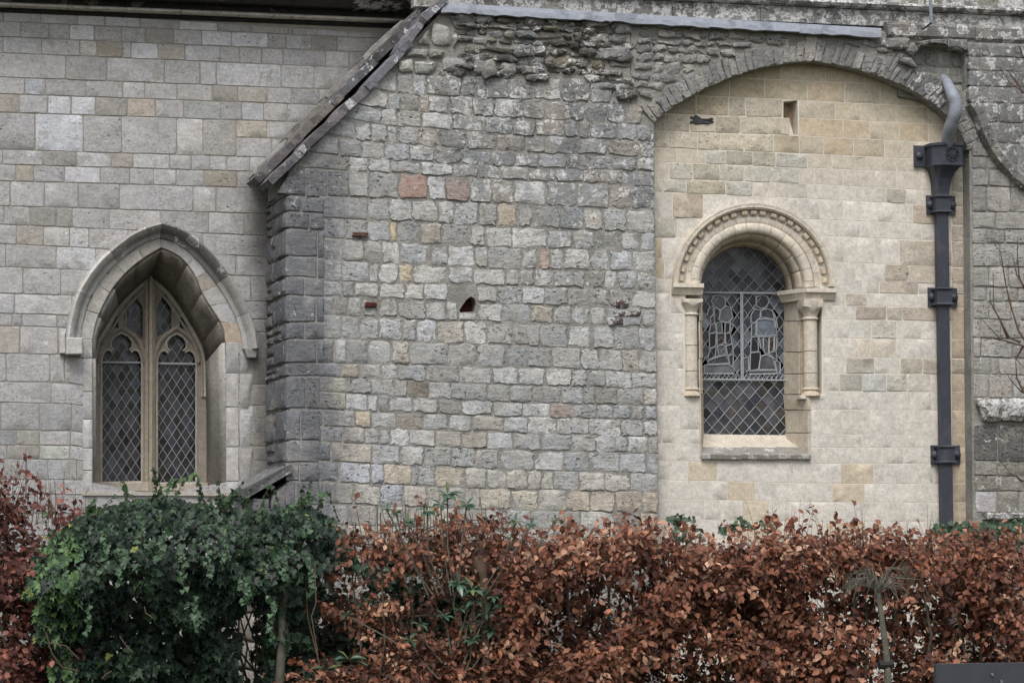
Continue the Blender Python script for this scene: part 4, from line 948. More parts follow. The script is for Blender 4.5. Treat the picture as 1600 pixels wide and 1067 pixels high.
# billets
bp = path_on(INFILL, arcp(1176, 447, 111.6, 114, 101), (1176, 447))
nb = 23
for k in range(nb):
    i = int(round((k+.75)/(nb+.5)*100)); p, o_, nn = bp[i]; t = nn.cross(o_).normalized()
    mb = MB(); hw, hh = .022, .021
    pr = [(-hh, -.036), (-hh, .010), (-hh*.5, .028), (hh*.3, .032), (hh, .024), (hh, -.036)]
    V = [p+t*s_*hw+o_*a+nn*b for s_ in (-1, 1) for a, b in pr]; n = len(pr)
    mb.add(V, [(a, (a+1) % n, n+(a+1) % n, n+a) for a in range(n)]+[tuple(range(n))[::-1], tuple(range(n, 2*n))])
    o = mb.build('billet', M['jamb'], rw); o.color = tone((.54, .46, .35), .05)
# soffit: blocks from the roll back to the glass
OA = arcp(1172, 449, 80, 83.5, NA)
GA = arcp(1159.5, 455, 68.5, 70, NA)
A_ = [(1091, 690), (1091, 620), (1091, 460)]+OA+[(1252, 470), (1248, 478)]
ks = [0, 6, 12, 18, 24, 30, 36, 42, 48, 54, 60]
def loft2(name, A, B, wa, wb, colf, cuts, K=2, mat='jamb'):
    for a, b in zip(cuts, cuts[1:]):
        for kk in range(K):
            pa = [INFILL.pix(*A[i], wa) for i in range(a, b+1)]; pb = [GLP.pix(*B[i], wb) for i in range(a, b+1)]
            lo, hi = kk/K+.004, (kk+1)/K-.004
            V = [pa[i].lerp(pb[i], s_) for s_ in (lo, hi) for i in range(len(pa))]; n = len(pa)
            V[0] = V[0].lerp(V[1], .03); V[n-1] = V[n-1].lerp(V[n-2], .03); V[n] = V[n].lerp(V[n+1], .03); V[2*n-1] = V[2*n-1].lerp(V[2*n-2], .03)
            o = mobj(name, V, [(i, i+1, n+i+1, n+i) for i in range(n-1)], M[mat], rw, smooth=True); o.color = colf(a)
            md = o.modifiers.new('thick', 'SOLIDIFY'); md.thickness = .03; md.offset = 0
loft2('soffit_stone', OA, GA, -.03, -.02, lambda i: tone((.49, .43, .34), .04), ks)
# back-up mortar behind soffit joints
V = [INFILL.pix(*p, -.05) for p in arcp(1172, 449, 84, 87.5, NA)]+[GLP.pix(*p, -.02) for p in arcp(1159.5, 455, 72, 74, NA)]
mobj('mortar_bed', V, [(i, i+1, NA+i+1, NA+i) for i in range(NA-1)], M['mortar_c'], rw)
# right jamb: inner splay blocks, nook, shaft, base and capital
def jquad(name, pts4, col, mat='jamb', th=.03):   # pts4: (px,py,depth plane Y)
    V = []
    for x, y, Y in pts4: V.append(Plane((0, Y, 0), XA, NF).pix(x, y))
    o = mobj(name, V, [(0, 1, 2, 3)], M[mat], rw); o.color = col
    md = o.modifiers.new('thick', 'SOLIDIFY'); md.thickness = th; md.offset = 0; return o
ys = [466, 502, 550, 584, 616, 640]
for a, b in zip(ys, ys[1:]):
    jquad('jamb_stone', [(1225, a+.6, -.37), (1250, a+.6, -.60), (1250.5, b-.6, -.60), (1227, b-.6, -.37)], tone((.48, .43, .35), .04))
    jquad('nook_stone', [(1250, a+.6, -.60), (1285.5, a+.6, -.615), (1286, b-.6, -.615), (1250.5, b-.6, -.60)], tone((.45, .37, .27), .04))
jquad('jamb_stone', [(1250.3, 617, -.60), (1264, 617, -.73), (1264.5, 640, -.73), (1250.6, 640, -.60)], tone((.50, .45, .37), .03))
for a, b in ((640, 676), (676, 716)):
    jquad('jamb_stone', [(1228, a+.6, -.37), (1264.4, a+.6, -.725), (1265, b-.6, -.725), (1229, b-.6, -.37)], tone((.50, .45, .37), .03))
def turned(name, px, prof, Y, mat='jamb', col=None, n=16):
    """prof: list of (py, radius m); axis at pixel px on the plane Y"""
    pl = Plane((0, Y, 0), XA, NF); mb = MB(); pts = []; rs = []
    x = pl.pix(px, prof[0][0]).x
    for y, r_ in prof: pts.append(Vector((x, Y, pl.pix(px, y).z))); rs.append(r_)
    V = []; F = []
    for p, r_ in zip(pts, rs):
        for k in range(n): V.append(p+Vector((math.cos(2*math.pi*k/n)*r_, math.sin(2*math.pi*k/n)*r_, 0)))
    for i in range(len(pts)-1):
        for k in range(n): F.append((i*n+k, i*n+(k+1) % n, (i+1)*n+(k+1) % n, (i+1)*n+k))
    F += [tuple(range(n)), tuple((len(pts)-1)*n+k for k in range(n))[::-1]]
    o = mobj(name, V, F, M[mat], rw, smooth=True); o.data.set_sharp_from_angle(angle=R(45)); o.color = col or wc(); return o
for cx, Y, ys_ in ((1265.5, -.68, [500, 549, 583, 606]), (1078, -.685, [493, 540, 580, 606])):
    for a, b in zip(ys_, ys_[1:]): turned('shaft', cx+(a-500)*.01, [(a+.5, .056), (b-.5, .056)], Y)
    turned('shaft_ring', cx, [(ys_[0]-4, .058), (ys_[0]-3, .066), (ys_[0]-1, .068), (ys_[0]+.4, .058)], Y)
    turned('shaft_base', cx+1, [(605.5, .057), (607, .066), (609, .068), (611, .060), (613, .064), (616, .076), (619, .078)], Y, col=tone((.50, .43, .34), .02))
    # cushion capital: a block rounded off to the shaft
    pl = Plane((0, Y, 0), XA, NF); x = pl.pix(cx, 480).x; z0, z1, z2 = pl.pix(cx, ys_[0]-4).z, pl.pix(cx, ys_[0]-18).z, pl.pix(cx, 468).z
    V = []; F = []; n = 24
    for i, (t) in enumerate((0, .25, .55, .8, 1.0)):
        for k in range(n):
            a = 2*math.pi*k/n; c_, s_ = math.cos(a), math.sin(a)
            sq = .082/max(abs(c_), abs(s_)); rr = .056*(1-t**1.2)+min(sq, .112)*t**1.2
            V.append(Vector((x+c_*rr, Y+s_*rr, z0+(z1-z0)*(t**.8)+(.012*math.sin(4*a+math.pi/2)*-1*(t > .5)))))
    for i in range(4):
        for k in range(n): F.append((i*n+k, i*n+(k+1) % n, (i+1)*n+(k+1) % n, (i+1)*n+k))
    for k in range(n):
        a = 2*math.pi*k/n; sq = .084/max(abs(math.cos(a)), abs(math.sin(a))); V.append(Vector((x+math.cos(a)*sq*.96, Y+math.sin(a)*sq*.96, z2)))
    for k in range(n): F.append((4*n+k, 4*n+(k+1) % n, 5*n+(k+1) % n, 5*n+k))
    F += [tuple(range(n)), tuple(5*n+k for k in range(n))[::-1]]
    o = mobj('capital', V, F, M['jamb'], rw, smooth=True); o.data.set_sharp_from_angle(angle=R(35)); o.color = wc()
# left nook
for a, b in ((462, 502), (502, 560), (560, 616)):
    jquad('nook_stone', [(1068, a+.5, -.60), (1096, a+.5, -.60), (1097, b-.5, -.60), (1069, b-.5, -.60)], tone((.45, .37, .27), .04))
    jquad('jamb_stone', [(1092.5, a+.5, -.70), (1096, a+.5, -.37), (1097, b-.5, -.37), (1093.5, b-.5, -.70)], tone((.48, .43, .35), .03), th=.012)
jquad('jamb_stone', [(1094, 617, -.73), (1098, 617, -.37), (1099, 714, -.37), (1095, 714, -.73)], tone((.48, .43, .35), .03), th=.012)
v, f, ar = block(INFILL, [INFILL.uv(1068, 616), INFILL.uv(1095, 616), INFILL.uv(1095, 621), INFILL.uv(1068, 620)], gap=0, prot=.004, depth=.12, rough=.03, bev=.004); o = mobj('base_block', v, f, M['jamb'], rw); o.color = wc()
v, f, ar = block(INFILL, [INFILL.uv(1251, 618), INFILL.uv(1288, 619), INFILL.uv(1288, 624), INFILL.uv(1251, 623)], gap=0, prot=.004, depth=.12, rough=.03, bev=.004); o = mobj('base_block', v, f, M['jamb'], rw); o.color = wc()
# imposts: block with a chamfered underside, returning into the opening
def impost(x0, x1, y0, y1, xi=None, Yi=-.42):
    pr = [(.0, 0), (.052, 0), (.055, -.35), (.040, -.48), (.034, -.60), (.018, -.95), (.0, -1)]
    z0, z1 = INFILL.pix(x0, y0).z, INFILL.pix(x0, y1).z; H = z0-z1
    X0, X1 = INFILL.pix(x0, y0).x, INFILL.pix(x1, y0).x
    prof = [(a, z0+b*H) for a, b in pr]
    path = [(X0, -.72, 1), (X1, -.72, 1)]
    mb = MB(); n = len(prof)
    V = [Vector((X0-.00, -.72-a, z)) for a, z in prof]+[Vector((X1, -.72-a, z)) for a, z in prof]
    mb.add(V, [(i, (i+1) % n, n+(i+1) % n, n+i) for i in range(n)]+[tuple(range(n))[::-1], tuple(range(n, 2*n))])
    if xi:   # return along the reveal
        XI = Plane((0, Yi, 0), XA, NF).pix(xi, y0).x; sg = -1 if xi < x0 else 1; Xe = X0 if sg < 0 else X1
        d = (Vector((XI, Yi, 0))-Vector((Xe, -.72, 0))); nrm = Vector((d.y, -d.x, 0)).normalized(); nrm = nrm if nrm.x*sg*-1 < 0 or 0 else nrm
        if nrm.x*sg < 0: nrm = -nrm
        V = [Vector((Xe, -.72-(a), z)) for a, z in prof]+[Vector((XI, Yi, z))+nrm*a for a, z in prof]
        mb.add(V, [(i, (i+1) % n, n+(i+1) % n, n+i) for i in range(n)]+[tuple(range(n, 2*n))])
    o = mb.build('impost', M['jamb'], rw, label='moulded impost block'); o.color = wc()
impost(1049, 1096.5, 443, 461)
impost(1256, 1303, 450.5, 469, xi=1223)
# fill between the impost top and arch springing
# sill
def sillpiece(a, b, col, mat='jamb'):
    V = [GLP.pix(a[0], 677.5, .02), GLP.pix(b[0], 679.5, .02), GLP.pix(b[0], 685, .03), GLP.pix(a[0], 684, .03), INFILL.pix(a[1], 699, .02), INFILL.pix(b[1], 700, .02)]
    return V
V = [GLP.pix(1094, 678, .01), GLP.pix(1230, 680, .01), GLP.pix(1230, 686, .03), GLP.pix(1094, 684.5, .03), INFILL.pix(1095, 700, -.10), INFILL.pix(1262, 701, -.10), INFILL.pix(1096, 705, -.10), INFILL.pix(1263, 706, -.10)]
mobj('window_sill', V, [(0, 1, 2, 3), (3, 2, 5, 4), (4, 5, 7, 6)], M['jamb'], rw).color = tone((.52, .475, .40), .01)
for a, b in ((1096, 1158), (1158.6, 1212), (1212.6, 1266)):
    V = [INFILL.pix(a, 698, -.11), INFILL.pix(b, 699, -.11), INFILL.pix(b+1, 711, .035), INFILL.pix(a, 710, .035), INFILL.pix(a, 716.5, .030), INFILL.pix(b+1, 717.5, .030), INFILL.pix(a, 717.5, -.11), INFILL.pix(b, 718, -.11)]
    o = mobj('sill_stone', V, [(0, 1, 2, 3), (3, 2, 5, 4), (4, 5, 7, 6), (1, 0, 6, 7), (0, 3, 4, 6), (1, 7, 5, 2)], M['jamb'], rw); o.color = tone((.24, .225, .20), .06, .5)

# glazing: diamonds above and below, pictorial panels between
hull = [(1092, 680), (1229, 680), (1228, 455)]+[(1160+68*math.cos(a), 455-70*math.sin(a)) for a in [math.pi*k/14 for k in range(1, 14)]]+[(1092, 455)]
gcol = lambda x, y: tone(random.choice([(.05, .055, .07), (.07, .075, .09), (.035, .04, .052)]) if y < 600 else random.choice([(.035, .038, .05), (.06, .06, .07), (.015, .016, .022), (.05, .045, .045)]), .25)
G_W = .004
quarries(rw, GLP, None, 18.2, 19.5, 1160, 389, 1091, 1229, 385, 457, G_W, gcol, hull=hull)
quarries(rw, GLP, None, 19.4, 22.3, 1161, 601, 1092.5, 1229.5, 595, 680, G_W, gcol, hull=[(1092, 681), (1230, 681), (1230, 594), (1092, 594)], cmat=M['leadlight'])
# figures, as pieces of glass: (polygon in zoom pixels of the panel, colour)
Z = lambda pts: [(1020+x/2.542, 300+y/2.541) for x, y in pts]
red, brn, blk, gry, pal, blu = (.060, .022, .020), (.05, .030, .02), (.008, .008, .010), (.055, .062, .070), (.105, .118, .130), (.032, .038, .048)
FIG = [([(240, 415), (262, 410), (285, 420), (290, 450), (270, 470), (245, 455), (232, 435)], gry), ([(222, 462), (238, 452), (242, 482), (228, 500), (216, 490)], blu), ([(228, 500), (242, 488), (246, 520), (230, 528)], red), ([(245, 458), (268, 472), (262, 508), (244, 500)], blk),
 ([(270, 470), (292, 452), (310, 460), (318, 500), (300, 520), (275, 515), (262, 508)], pal), ([(230, 530), (247, 522), (252, 555), (232, 562), (222, 560)], blu), ([(288, 520), (308, 516), (306, 556), (286, 560)], blk), ([(252, 520), (274, 517), (276, 556), (254, 560)], gry), ([(306, 520), (320, 530), (312, 556)], red),
 ([(224, 564), (252, 560), (250, 610), (226, 618)], blk), ([(254, 562), (286, 562), (284, 600), (256, 606)], brn), ([(288, 562), (308, 560), (314, 600), (290, 606)], blk), ([(228, 622), (252, 614), (248, 652), (218, 664)], blk), ([(256, 612), (282, 606), (292, 640), (262, 650)], gry), ([(290, 612), (316, 604), (320, 640), (298, 648)], blk), ([(300, 652), (320, 644), (320, 690), (306, 692)], (.03, .02, .02)),
 ([(222, 668), (262, 654), (294, 648), (302, 680), (250, 684), (216, 684)], blu), ([(206, 688), (302, 684), (322, 700), (324, 722), (206, 722)], pal), ([(190, 696), (204, 690), (204, 722), (190, 722)], gry),
 ([(410, 420), (432, 408), (456, 416), (462, 438), (450, 458), (430, 464), (412, 452)], (.015, .015, .02)), ([(390, 490), (404, 466), (428, 470), (426, 500), (404, 520), (390, 520)], blu), ([(430, 470), (456, 464), (476, 474), (482, 505), (446, 500), (430, 498)], blu), ([(478, 476), (490, 500), (496, 540), (486, 540)], gry), ([(414, 508), (446, 504), (486, 512), (494, 570), (414, 572)], (.12, .14, .175)),
 ([(392, 524), (410, 520), (410, 570), (392, 572)], gry), ([(392, 576), (418, 576), (420, 632), (388, 634)], (.008, .008, .010)), ([(422, 576), (438, 576), (440, 620), (430, 622)], gry), ([(440, 576), (462, 576), (460, 640), (446, 642), (440, 620)], gry), ([(464, 576), (482, 576), (480, 628), (462, 634)], (.05, .015, .012)), ([(484, 576), (494, 578), (492, 626), (484, 628)], brn), ([(388, 638), (426, 636), (428, 660), (420, 704), (386, 706)], (.012, .012, .016)), ([(430, 652), (452, 646), (476, 660), (488, 706), (424, 706), (424, 680)], (.085, .085, .10)), ([(456, 640), (490, 632), (494, 668), (480, 660)], blu),
 ([(386, 710), (494, 708), (496, 722), (384, 724)], (.10, .105, .12)), ([(358, 662), (380, 656), (382, 708), (358, 722)], gry), ([(484, 670), (506, 676), (506, 722), (494, 720)], (.09, .10, .14))]
figs = [(Z(p), c) for p, c in FIG]
came = MB()
for P, c in figs:
    k = Vector((random.uniform(-.04, .04), 0, random.uniform(-.04, .04)))
    V = [GLP.pix(*p, G_W+.006) for p in P]; cc = sum(V, Vector())/len(V); V = [p+Vector((0, (p-cc).dot(k)*.6, 0)) for p in V]
    kf = random.uniform(.75, 1.3); mb = MB(); mb.prism(V, [p+Vector((0, .004, 0)) for p in V]); mb.build('pane', M['pane2'], rw).color = (*[q*kf for q in c], 0)
    L = [GLP.pix(*p, G_W+.010) for p in P+[P[0]]]; came.tube(L, .0055, 4, cap=False)
came.build('figure_leads', M['leadlight'], rw)
covered = lambda x, y: any(inpoly(x, y, P) for P, c in figs)
quarries(rw, GLP, None, 16.5, 22.5, 1160, 470, 1092, 1229, 457.5, 594.5, G_W, lambda x, y: tone(random.choice([(.045, .05, .068), (.10, .11, .13), (.02, .022, .03)]), .3), cmat=M['leadlight'], hull=[(1091, 596), (1230, 596), (1230, 457), (1091, 457)], skip=covered)
mb = MB()
for a, b, y, s_ in ((1092, 1228, 457, 1.8), (1093, 1229, 592.5, 1.6)): mb.tube([GLP.pix(a, y, .03), GLP.pix(b, y+s_, .03)], .007, 6)
for x in (1157.5, 1160): mb.tube([GLP.pix(x, 458, .03), GLP.pix(x+1, 593, .03)], .006, 6)
# small border quarries under the figures
for x0_, x1_, y_, n_ in ((1095, 1156, 586, 9), (1163, 1227, 587, 9)):
    for k in range(n_):
        a = x0_+(x1_-x0_)*k/n_; b = x0_+(x1_-x0_)*(k+1)/n_; mb.tube([GLP.pix(a, 592, .02), GLP.pix((a+b)/2, 585, .02), GLP.pix(b, 592, .02)], .004, 4, cap=False)
mb.build('saddle_bar', M['leadlight'], rw)
# unseen dark boxes behind the glazing and behind the tracery, so that nothing glows through
0 and None; mb = MB(); gx0, gx1 = GLP.pix(1060, 600).x, GLP.pix(1300, 600).x; mb.box(gx0, gx1, -.30, -.20, GLP.pix(1100, 730).z, GLP.pix(1100, 350).z); mb.build('backing', plain_mat('dark interior', (.02, .02, .02)), inf)
mb = MB(); gx0, gx1 = BACK.pix(120, 600).x, BACK.pix(360, 600).x; mb.box(gx0, gx1, .64, .74, BACK.pix(200, 790).z, BACK.pix(200, 340).z); mb.build('backing', plain_mat('dark interior nave', (.02, .02, .02)), nave)

# ================================================================== arch wall
arw = thing('blind_arch_wall', 'grey rubble wall with the wide segmental arch of rough voussoirs over the cream recess', 'wall', (FRONT.pix(1270, 900).x, FY, 0))
AW = Wall(arw, M['rubble'], M['rubble_attr'], 280)
INTR = smoothp([(1021, 193), (1045, 172), (1080, 150), (1120, 131), (1160, 115), (1200, 104), (1235, 98), (1267, 95)], 24)+smoothp([(1267, 95), (1300, 100), (1340, 109), (1380, 122), (1420, 140), (1460, 164), (1488, 188), (1504, 210), (1512, 236)], 22)[1:]
EXTR = smoothp([(1000, 168), (1022, 146), (1060, 122), (1104, 100), (1148, 84), (1195, 72), (1232, 66), (1266, 62)], 24)+smoothp([(1266, 62), (1305, 67), (1350, 76), (1396, 90), (1440, 109), (1482, 136), (1512, 163), (1530, 190), (1540, 222)], 22)[1:]
nv = 47; IN_, EX_ = resample(INTR, nv+1), resample(EXTR, nv+1)
acc = [0]
for k in range(nv): acc.append(acc[-1]+random.uniform(.55, 1.35))
ts = [a/acc[-1]*nv for a in acc]
def at(L, t): i = min(int(t), len(L)-2); return (L[i][0]+(L[i+1][0]-L[i][0])*(t-i), L[i][1]+(L[i+1][1]-L[i][1])*(t-i))
for a, b in zip(ts, ts[1:]):
    e = random.uniform(-.35, .30)
    def far(t): p, q = at(EX_, t), at(IN_, t); return (p[0]+(p[0]-q[0])*e, p[1]+(p[1]-q[1])*e)
    x = at(IN_, a)[0]
    if 1468 < x < 1482: continue
    quad = [FRONT.uv(*far(a)), FRONT.uv(*far(b)), FRONT.uv(*at(IN_, b)), FRONT.uv(*at(IN_, a))]
    v, f, ar = block(FRONT, quad, gap=.0016, prot=random.uniform(.001, .016), depth=.135, rough=1.0, bev=.005, dome=.003, corner=.05, per=5)
    c = (.30, .295, .275) if x < 1400 else (.20, .195, .18)
    if x > 1495: c = (.31, .30, .27)
    AW.add(v, f, tone(c, .08, .2 if x < 1400 else .6), ar*1.5, name='arch_stone')
exy = lambda x: interp([(p[0], p[1]) for p in EXTR], x)
def in_arch(x, y):
    if not 986 < x < 1512: return False
    if x > 1398 and y > 66 and x < 1512: return False
    if x > 1385 and y < 75: return False
    return ftop(x)+4 < y < exy(x)-5
scatter_rows(AW, FRONT, in_arch, 20, 175, 986, 1512, .035, (9, 15), (12, 32), lambda x, y: tone(random.choice([(.33, .32, .30), (.30, .295, .275), (.36, .35, .31), (.26, .25, .235)]), .1, .2 if x < 1350 else .5),
    lambda x, y: dict(rough=.9, gap=random.uniform(.002, .010), prot=random.uniform(.004, .022), dome=.005, bev=.006, corner=.2, per=4))
# right pier below the springing
PY = [222, 244, 264, 291, 330, 357, 380, 416, 448, 470, 499, 527, 558, 584, 620, 662, 720, 742, 766, 800, 812, 845, 880, 915, 955, 1000, 1050, 1110]
PJ = {0: [1548], 1: [1543], 2: [1545, 1580], 3: [1541, 1579], 4: [1556], 5: [1540, 1570], 6: [1562], 7: [1545, 1576], 8: [1541, 1567, 1590], 9: [1545, 1580], 10: [1531, 1563], 11: [1532, 1582], 12: [1548, 1560], 13: [1545, 1582]}
def pier_col(x, y, w):
    if 662 < y < 720: return tone((.13, .125, .12), .06, .3)
    if 766 < y < 800 and 1524 < x < 1560: return tone((.40, .385, .40), .02, 0)
    if y > 720: return tone((.24, .23, .20), .12, .35)
    return tone((.335, .325, .305), .09, .25)
for i, (a, b) in enumerate(zip(PY, PY[1:])):
    if a == 620: continue
    if a == 800: continue
    js = PJ.get(i, [1560, 1600] if i % 2 else [1525, 1558, 1592])
    course(AW, FRONT, (a, a+2, a+3), (b, b+2, b+3), (1512, 1600, 1700), js+[1612, 1650], 1519+(a-400)*.012, 1680, pier_col, kwf=lambda x, y, w: dict(rough=.5, gap=random.choice([.003, .006]), prot=random.uniform(.001, .008), dome=.002, bev=.004, corner=.06), depth=.135)
corefront = [(986, 24), (1375, 48), (1400, 55), (1690, 70), (1690, 1130), (1524, 1130), (1517, 500), (1515, 236)]+INTR[::-1][1:-1]+[(1016, 196), (986, 170)]
niche = [(1424, 118), (1421, 92), (1430, 78), (1448, 72), (1470, 72), (1495, 78), (1508, 82), (1510, 140), (1500, 148), (1482, 136), (1460, 121), (1440, 109)]
core('mortar_bed', FRONT, corefront, [niche[:9]+[(1500, 143), (1484, 131), (1462, 116), (1442, 112)]], M['mortar_r'], arw, w=-.004, thick=.132)
# weathered string blocks low on the pier
for y0_, y1_, lich in ((622, 658, 1.0), (800, 812, .9)):
    for a, b in ((1522 if y0_ < 700 else 1534, 1562), (1562, 1605), (1605, 1660)):
        v, f, ar = block(FRONT, [FRONT.uv(a, y0_), FRONT.uv(b, y0_+1), FRONT.uv(b, y1_), FRONT.uv(a+(10 if a < 1540 and y0_ < 700 else 0), y1_)], gap=.002, prot=.07, depth=.18, rough=.7, bev=.03, dome=.008, corner=.08, per=5)
        AW.add(v, f, tone((.22, .21, .20), .05, 1.0), ar*9, name='string_stone')
# niche behind the lead spout: paler blocks set back
NB = Plane((0, -.775, 0), XA, NF)
for q in ([(1418, 84), (1446, 80), (1446, 104), (1418, 100)], [(1446, 78), (1466, 78), (1466, 106), (1446, 104)], [(1466, 78), (1486, 80), (1486, 106), (1466, 106)], [(1486, 80), (1512, 82), (1512, 108), (1486, 106)], [(1430, 104), (1458, 104), (1458, 128), (1430, 126)], [(1458, 106), (1486, 106), (1486, 132), (1458, 130)], [(1486, 107), (1512, 108), (1512, 132), (1486, 132)], [(1478, 132), (1512, 132), (1512, 160), (1478, 156)]):
    v, f, ar = block(NB, [NB.uv(*p) for p in q], gap=.005, prot=.0, depth=.06, rough=.5, bev=.008, dome=.004); AW.add(v, f, tone((.33, .335, .30), .08, .08), ar*3, name='niche_stone')
core('mortar_bed', NB, [(1405, 60), (1525, 60), (1525, 175), (1405, 150)], [], M['mortar_r'], arw, w=-.01, thick=.04)
for q in ([(1410, 78), (1426, 66), (1434, 78), (1422, 90)], [(1426, 66), (1450, 62), (1450, 71), (1434, 77)], [(1450, 62), (1476, 62), (1478, 72), (1450, 71)], [(1476, 62), (1510, 62), (1510, 82), (1478, 76)], [(1383, 60), (1420, 60), (1418, 80), (1383, 78)], [(1402, 90), (1422, 92), (1432, 108), (1404, 100)]):
    v, f, ar = block(FRONT, [FRONT.uv(*p) for p in q], gap=.003, prot=.05, depth=.13, rough=.8, bev=.02, dome=.006, corner=.12); AW.add(v, f, tone((.19, .185, .17), .1, .6), ar*6, name='niche_stone')
AW.done()

# ---- lichened wall at the upper right with the stub of a second arch
lw = thing('lichened_wall', 'dark lichen-spotted wall at the top right with a curved stub of a lost arch', 'wall', (FRONT.pix(1580, 900).x, FY-.05, 0))
LWP = Plane((0, FY-.05, 0), XA, NF); LW = Wall(lw, M['rubble'])
LY = [68, 88, 110, 134, 160, 190, 222, 256, 292]
CUR = smoothp([(1516, 160), (1528, 178), (1537, 205), (1550, 232), (1570, 258), (1592, 280), (1625, 296), (1670, 306)], 22)
curx = lambda y: interp([(p[1], p[0]) for p in CUR], y)
for i, (a, b) in enumerate(zip(LY, LY[1:])):
    js = [[1545, 1585], [1532, 1570, 1600], [1550, 1590], [1543, 1578], [1560, 1600], [1543, 1575], [1590], [1600]][i]
    xa = 1513 if b < 165 else curx((a+b)/2)+9
    course(LW, LWP, (a, a+3, a+5), (b, b+3, b+5), (1512, 1600, 1700), js+[1625, 1660], xa, 1682, lambda x, y, w: tone((.205, .205, .20), .10, .62), kwf=lambda x, y, w: dict(rough=.5, gap=.004, prot=random.uniform(0, .006), dome=.002, bev=.004), depth=.06)
LW.done()
core('mortar_bed', LWP, [(1512, 66), (1690, 72), (1690, 310)]+[(x+8, y) for x, y in CUR[::-1]], [], M['mortar_r'], lw, w=-.006, thick=.04)
sweep(lw, 'arch_stone', path_on(FRONT, resample(CUR, 31), (1700, 160), .0), [(-.055, -.02), (-.05, .05), (-.01, .085), (.04, .075), (.06, .03), (.06, -.02)], M['rubble'], lambda t: tone((.21, .205, .19), .15, .5), [0, .1, .2, .32, .45, .57, .7, .84, 1])

# ---- parapet along the top
par = thing('parapet_wall', 'lichen-blotched parapet with a roll-moulded string along the top edge behind the lead flashing', 'wall', (FRONT.pix(1200, 900).x, -.8, 4.0))
PP = Plane((0, -.80, 0), XA, NF)
X0, X1 = NAVE.pix(610, 10).x, FRONT.pix(1700, 20).x
zp = lambda y, x=1300: PP.uv(x, y)[1]
pc = lambda x: tone(random.choice([(.20, .195, .175), (.26, .25, .22), (.15, .145, .135)]), .1, .95)
cutp = [k/16 for k in range(17)]
extr(par, 'roll_moulding', [(-.1, zp(13)), (.02, zp(13)), (.06, zp(11)), (.075, zp(7)), (.06, zp(3)), (.02, zp(1)), (-.1, zp(1))], X0, X1, M['rubble'], [0, .1, .21, .3, .42, .5, .61, .7, .83, .92, 1], pc, y0=-.80)
extr(par, 'parapet_stone', [(-.1, zp(1)), (.0, zp(1)), (.0, zp(-25)), (-.1, zp(-25))], X0, X1, M['rubble'], cutp, pc, y0=-.80)
extr(par, 'parapet_stone', [(-.1, zp(38)), (.012, zp(38)), (.012, zp(14)), (-.1, zp(14))], X0, X1, M['rubble'], [0, .04, .1, .17, .24, .31, .37, .44, .5, .57, .63, .70, .76, .83, .9, 1], pc, y0=-.80)
extr(par, 'parapet_stone', [(-.1, zp(66, 1450)), (.03, zp(66, 1450)), (.06, zp(60, 1450)), (.06, zp(44, 1450)), (.03, zp(39, 1450)), (-.1, zp(39, 1450))], FRONT.pix(1384, 50).x, X1, M['rubble'], [0, .14, .28, .43, .56, .7, .85, 1], lambda x: tone((.17, .165, .155), .12, .6), y0=-.835)

# ---- lead flashing
M['leadsheet'] = plain_mat('weathered lead sheet', (.26, .285, .33), .55, .25, 6, .3, .006, .4, tint=(.16, .175, .205), tscale=6)
fl = thing('lead_flashing', 'long pale grey lead flashing strip lying along the top of the rubble wall', 'flashing', FRONT.pix(1030, 30, .06))
for a, b in ((690, 752), (751, 870), (869, 957), (956, 1110), (1109, 1250), (1249, 1377)):
    ya, yb = ftop(a), ftop(b)
    A0, B0 = FRONT.pix(a, ya-7.5, .05), FRONT.pix(b, yb-7.5, .05); A1, B1 = FRONT.pix(a, ya+6.5, .075), FRONT.pix(b, yb+6.5, .075)
    N_ = 10; V = []; F = []
    for i in range(N_+1):
        t = i/N_; p, q = A0.lerp(B0, t), A1.lerp(B1, t); jt = random.uniform(-.006, .006)
        V += [p+Vector((0, .25, .03)), p, (p+q)/2+Vector((0, -.003, 0)), q+Vector((0, -jt, jt)), q+Vector((0, .02, jt-.006)), q+Vector((0, .03, .04))]
    for i in range(N_):
        for j in range(5): F.append((i*6+j, i*6+j+1, (i+1)*6+j+1, (i+1)*6+j))
    o = mobj('lead_sheet', V, F, M['leadsheet'], fl, smooth=False); md = o.modifiers.new('t', 'SOLIDIFY'); md.thickness = .006

# ---- rainwater pipe
M['iron'] = plain_mat('painted cast iron', (.036, .040, .056), .55, .18, 12, .25, .004, .45, tint=(.058, .060, .075), tscale=7)
dp = thing('rainwater_pipe', 'dark cast-iron square rainwater pipe with ornate hopper head on the cream wall', 'drainpipe', INFILL.pix(1483, 1000, .1))
def dpx(y): return interp([(230, 1472), (300, 1473), (830, 1483), (1100, 1489)], y)
W_ = .06; out_ = .12
zt, zb = INFILL.pix(1473, 290, .1).z, .05
W_ = .053; x0_, x1_ = INFILL.pix(1474.5, 400, .1).x-W_+.005, INFILL.pix(1474.5, 400, .1).x+W_-.005
def bevbox(mb, x0, x1, y0, y1, z0, z1, b=.008):
    pr = [(x0+b, y0), (x1-b, y0), (x1, y0+b), (x1, y1-b), (x1-b, y1), (x0+b, y1), (x0, y1-b), (x0, y0+b)]
    mb.prism([Vector((x, y, z0)) for x, y in pr], [Vector((x, y, z1)) for x, y in pr])
xc_ = (x0_+x1_)/2; zj = INFILL.pix(1480, 600, .1).z; yb_, yf_ = -.72-.03, -.72-.03-.072
mb = MB(); bevbox(mb, x0_, x1_, yf_, yb_, INFILL.pix(1473, 462, .1).z, zt); mb.build('pipe', M['iron'], dp)
mb = MB(); bevbox(mb, x0_+.003, x1_-.003, yf_+.004, yb_, INFILL.pix(1473, 709, .1).z, INFILL.pix(1473, 462, .1).z); mb.build('pipe', M['iron'], dp)
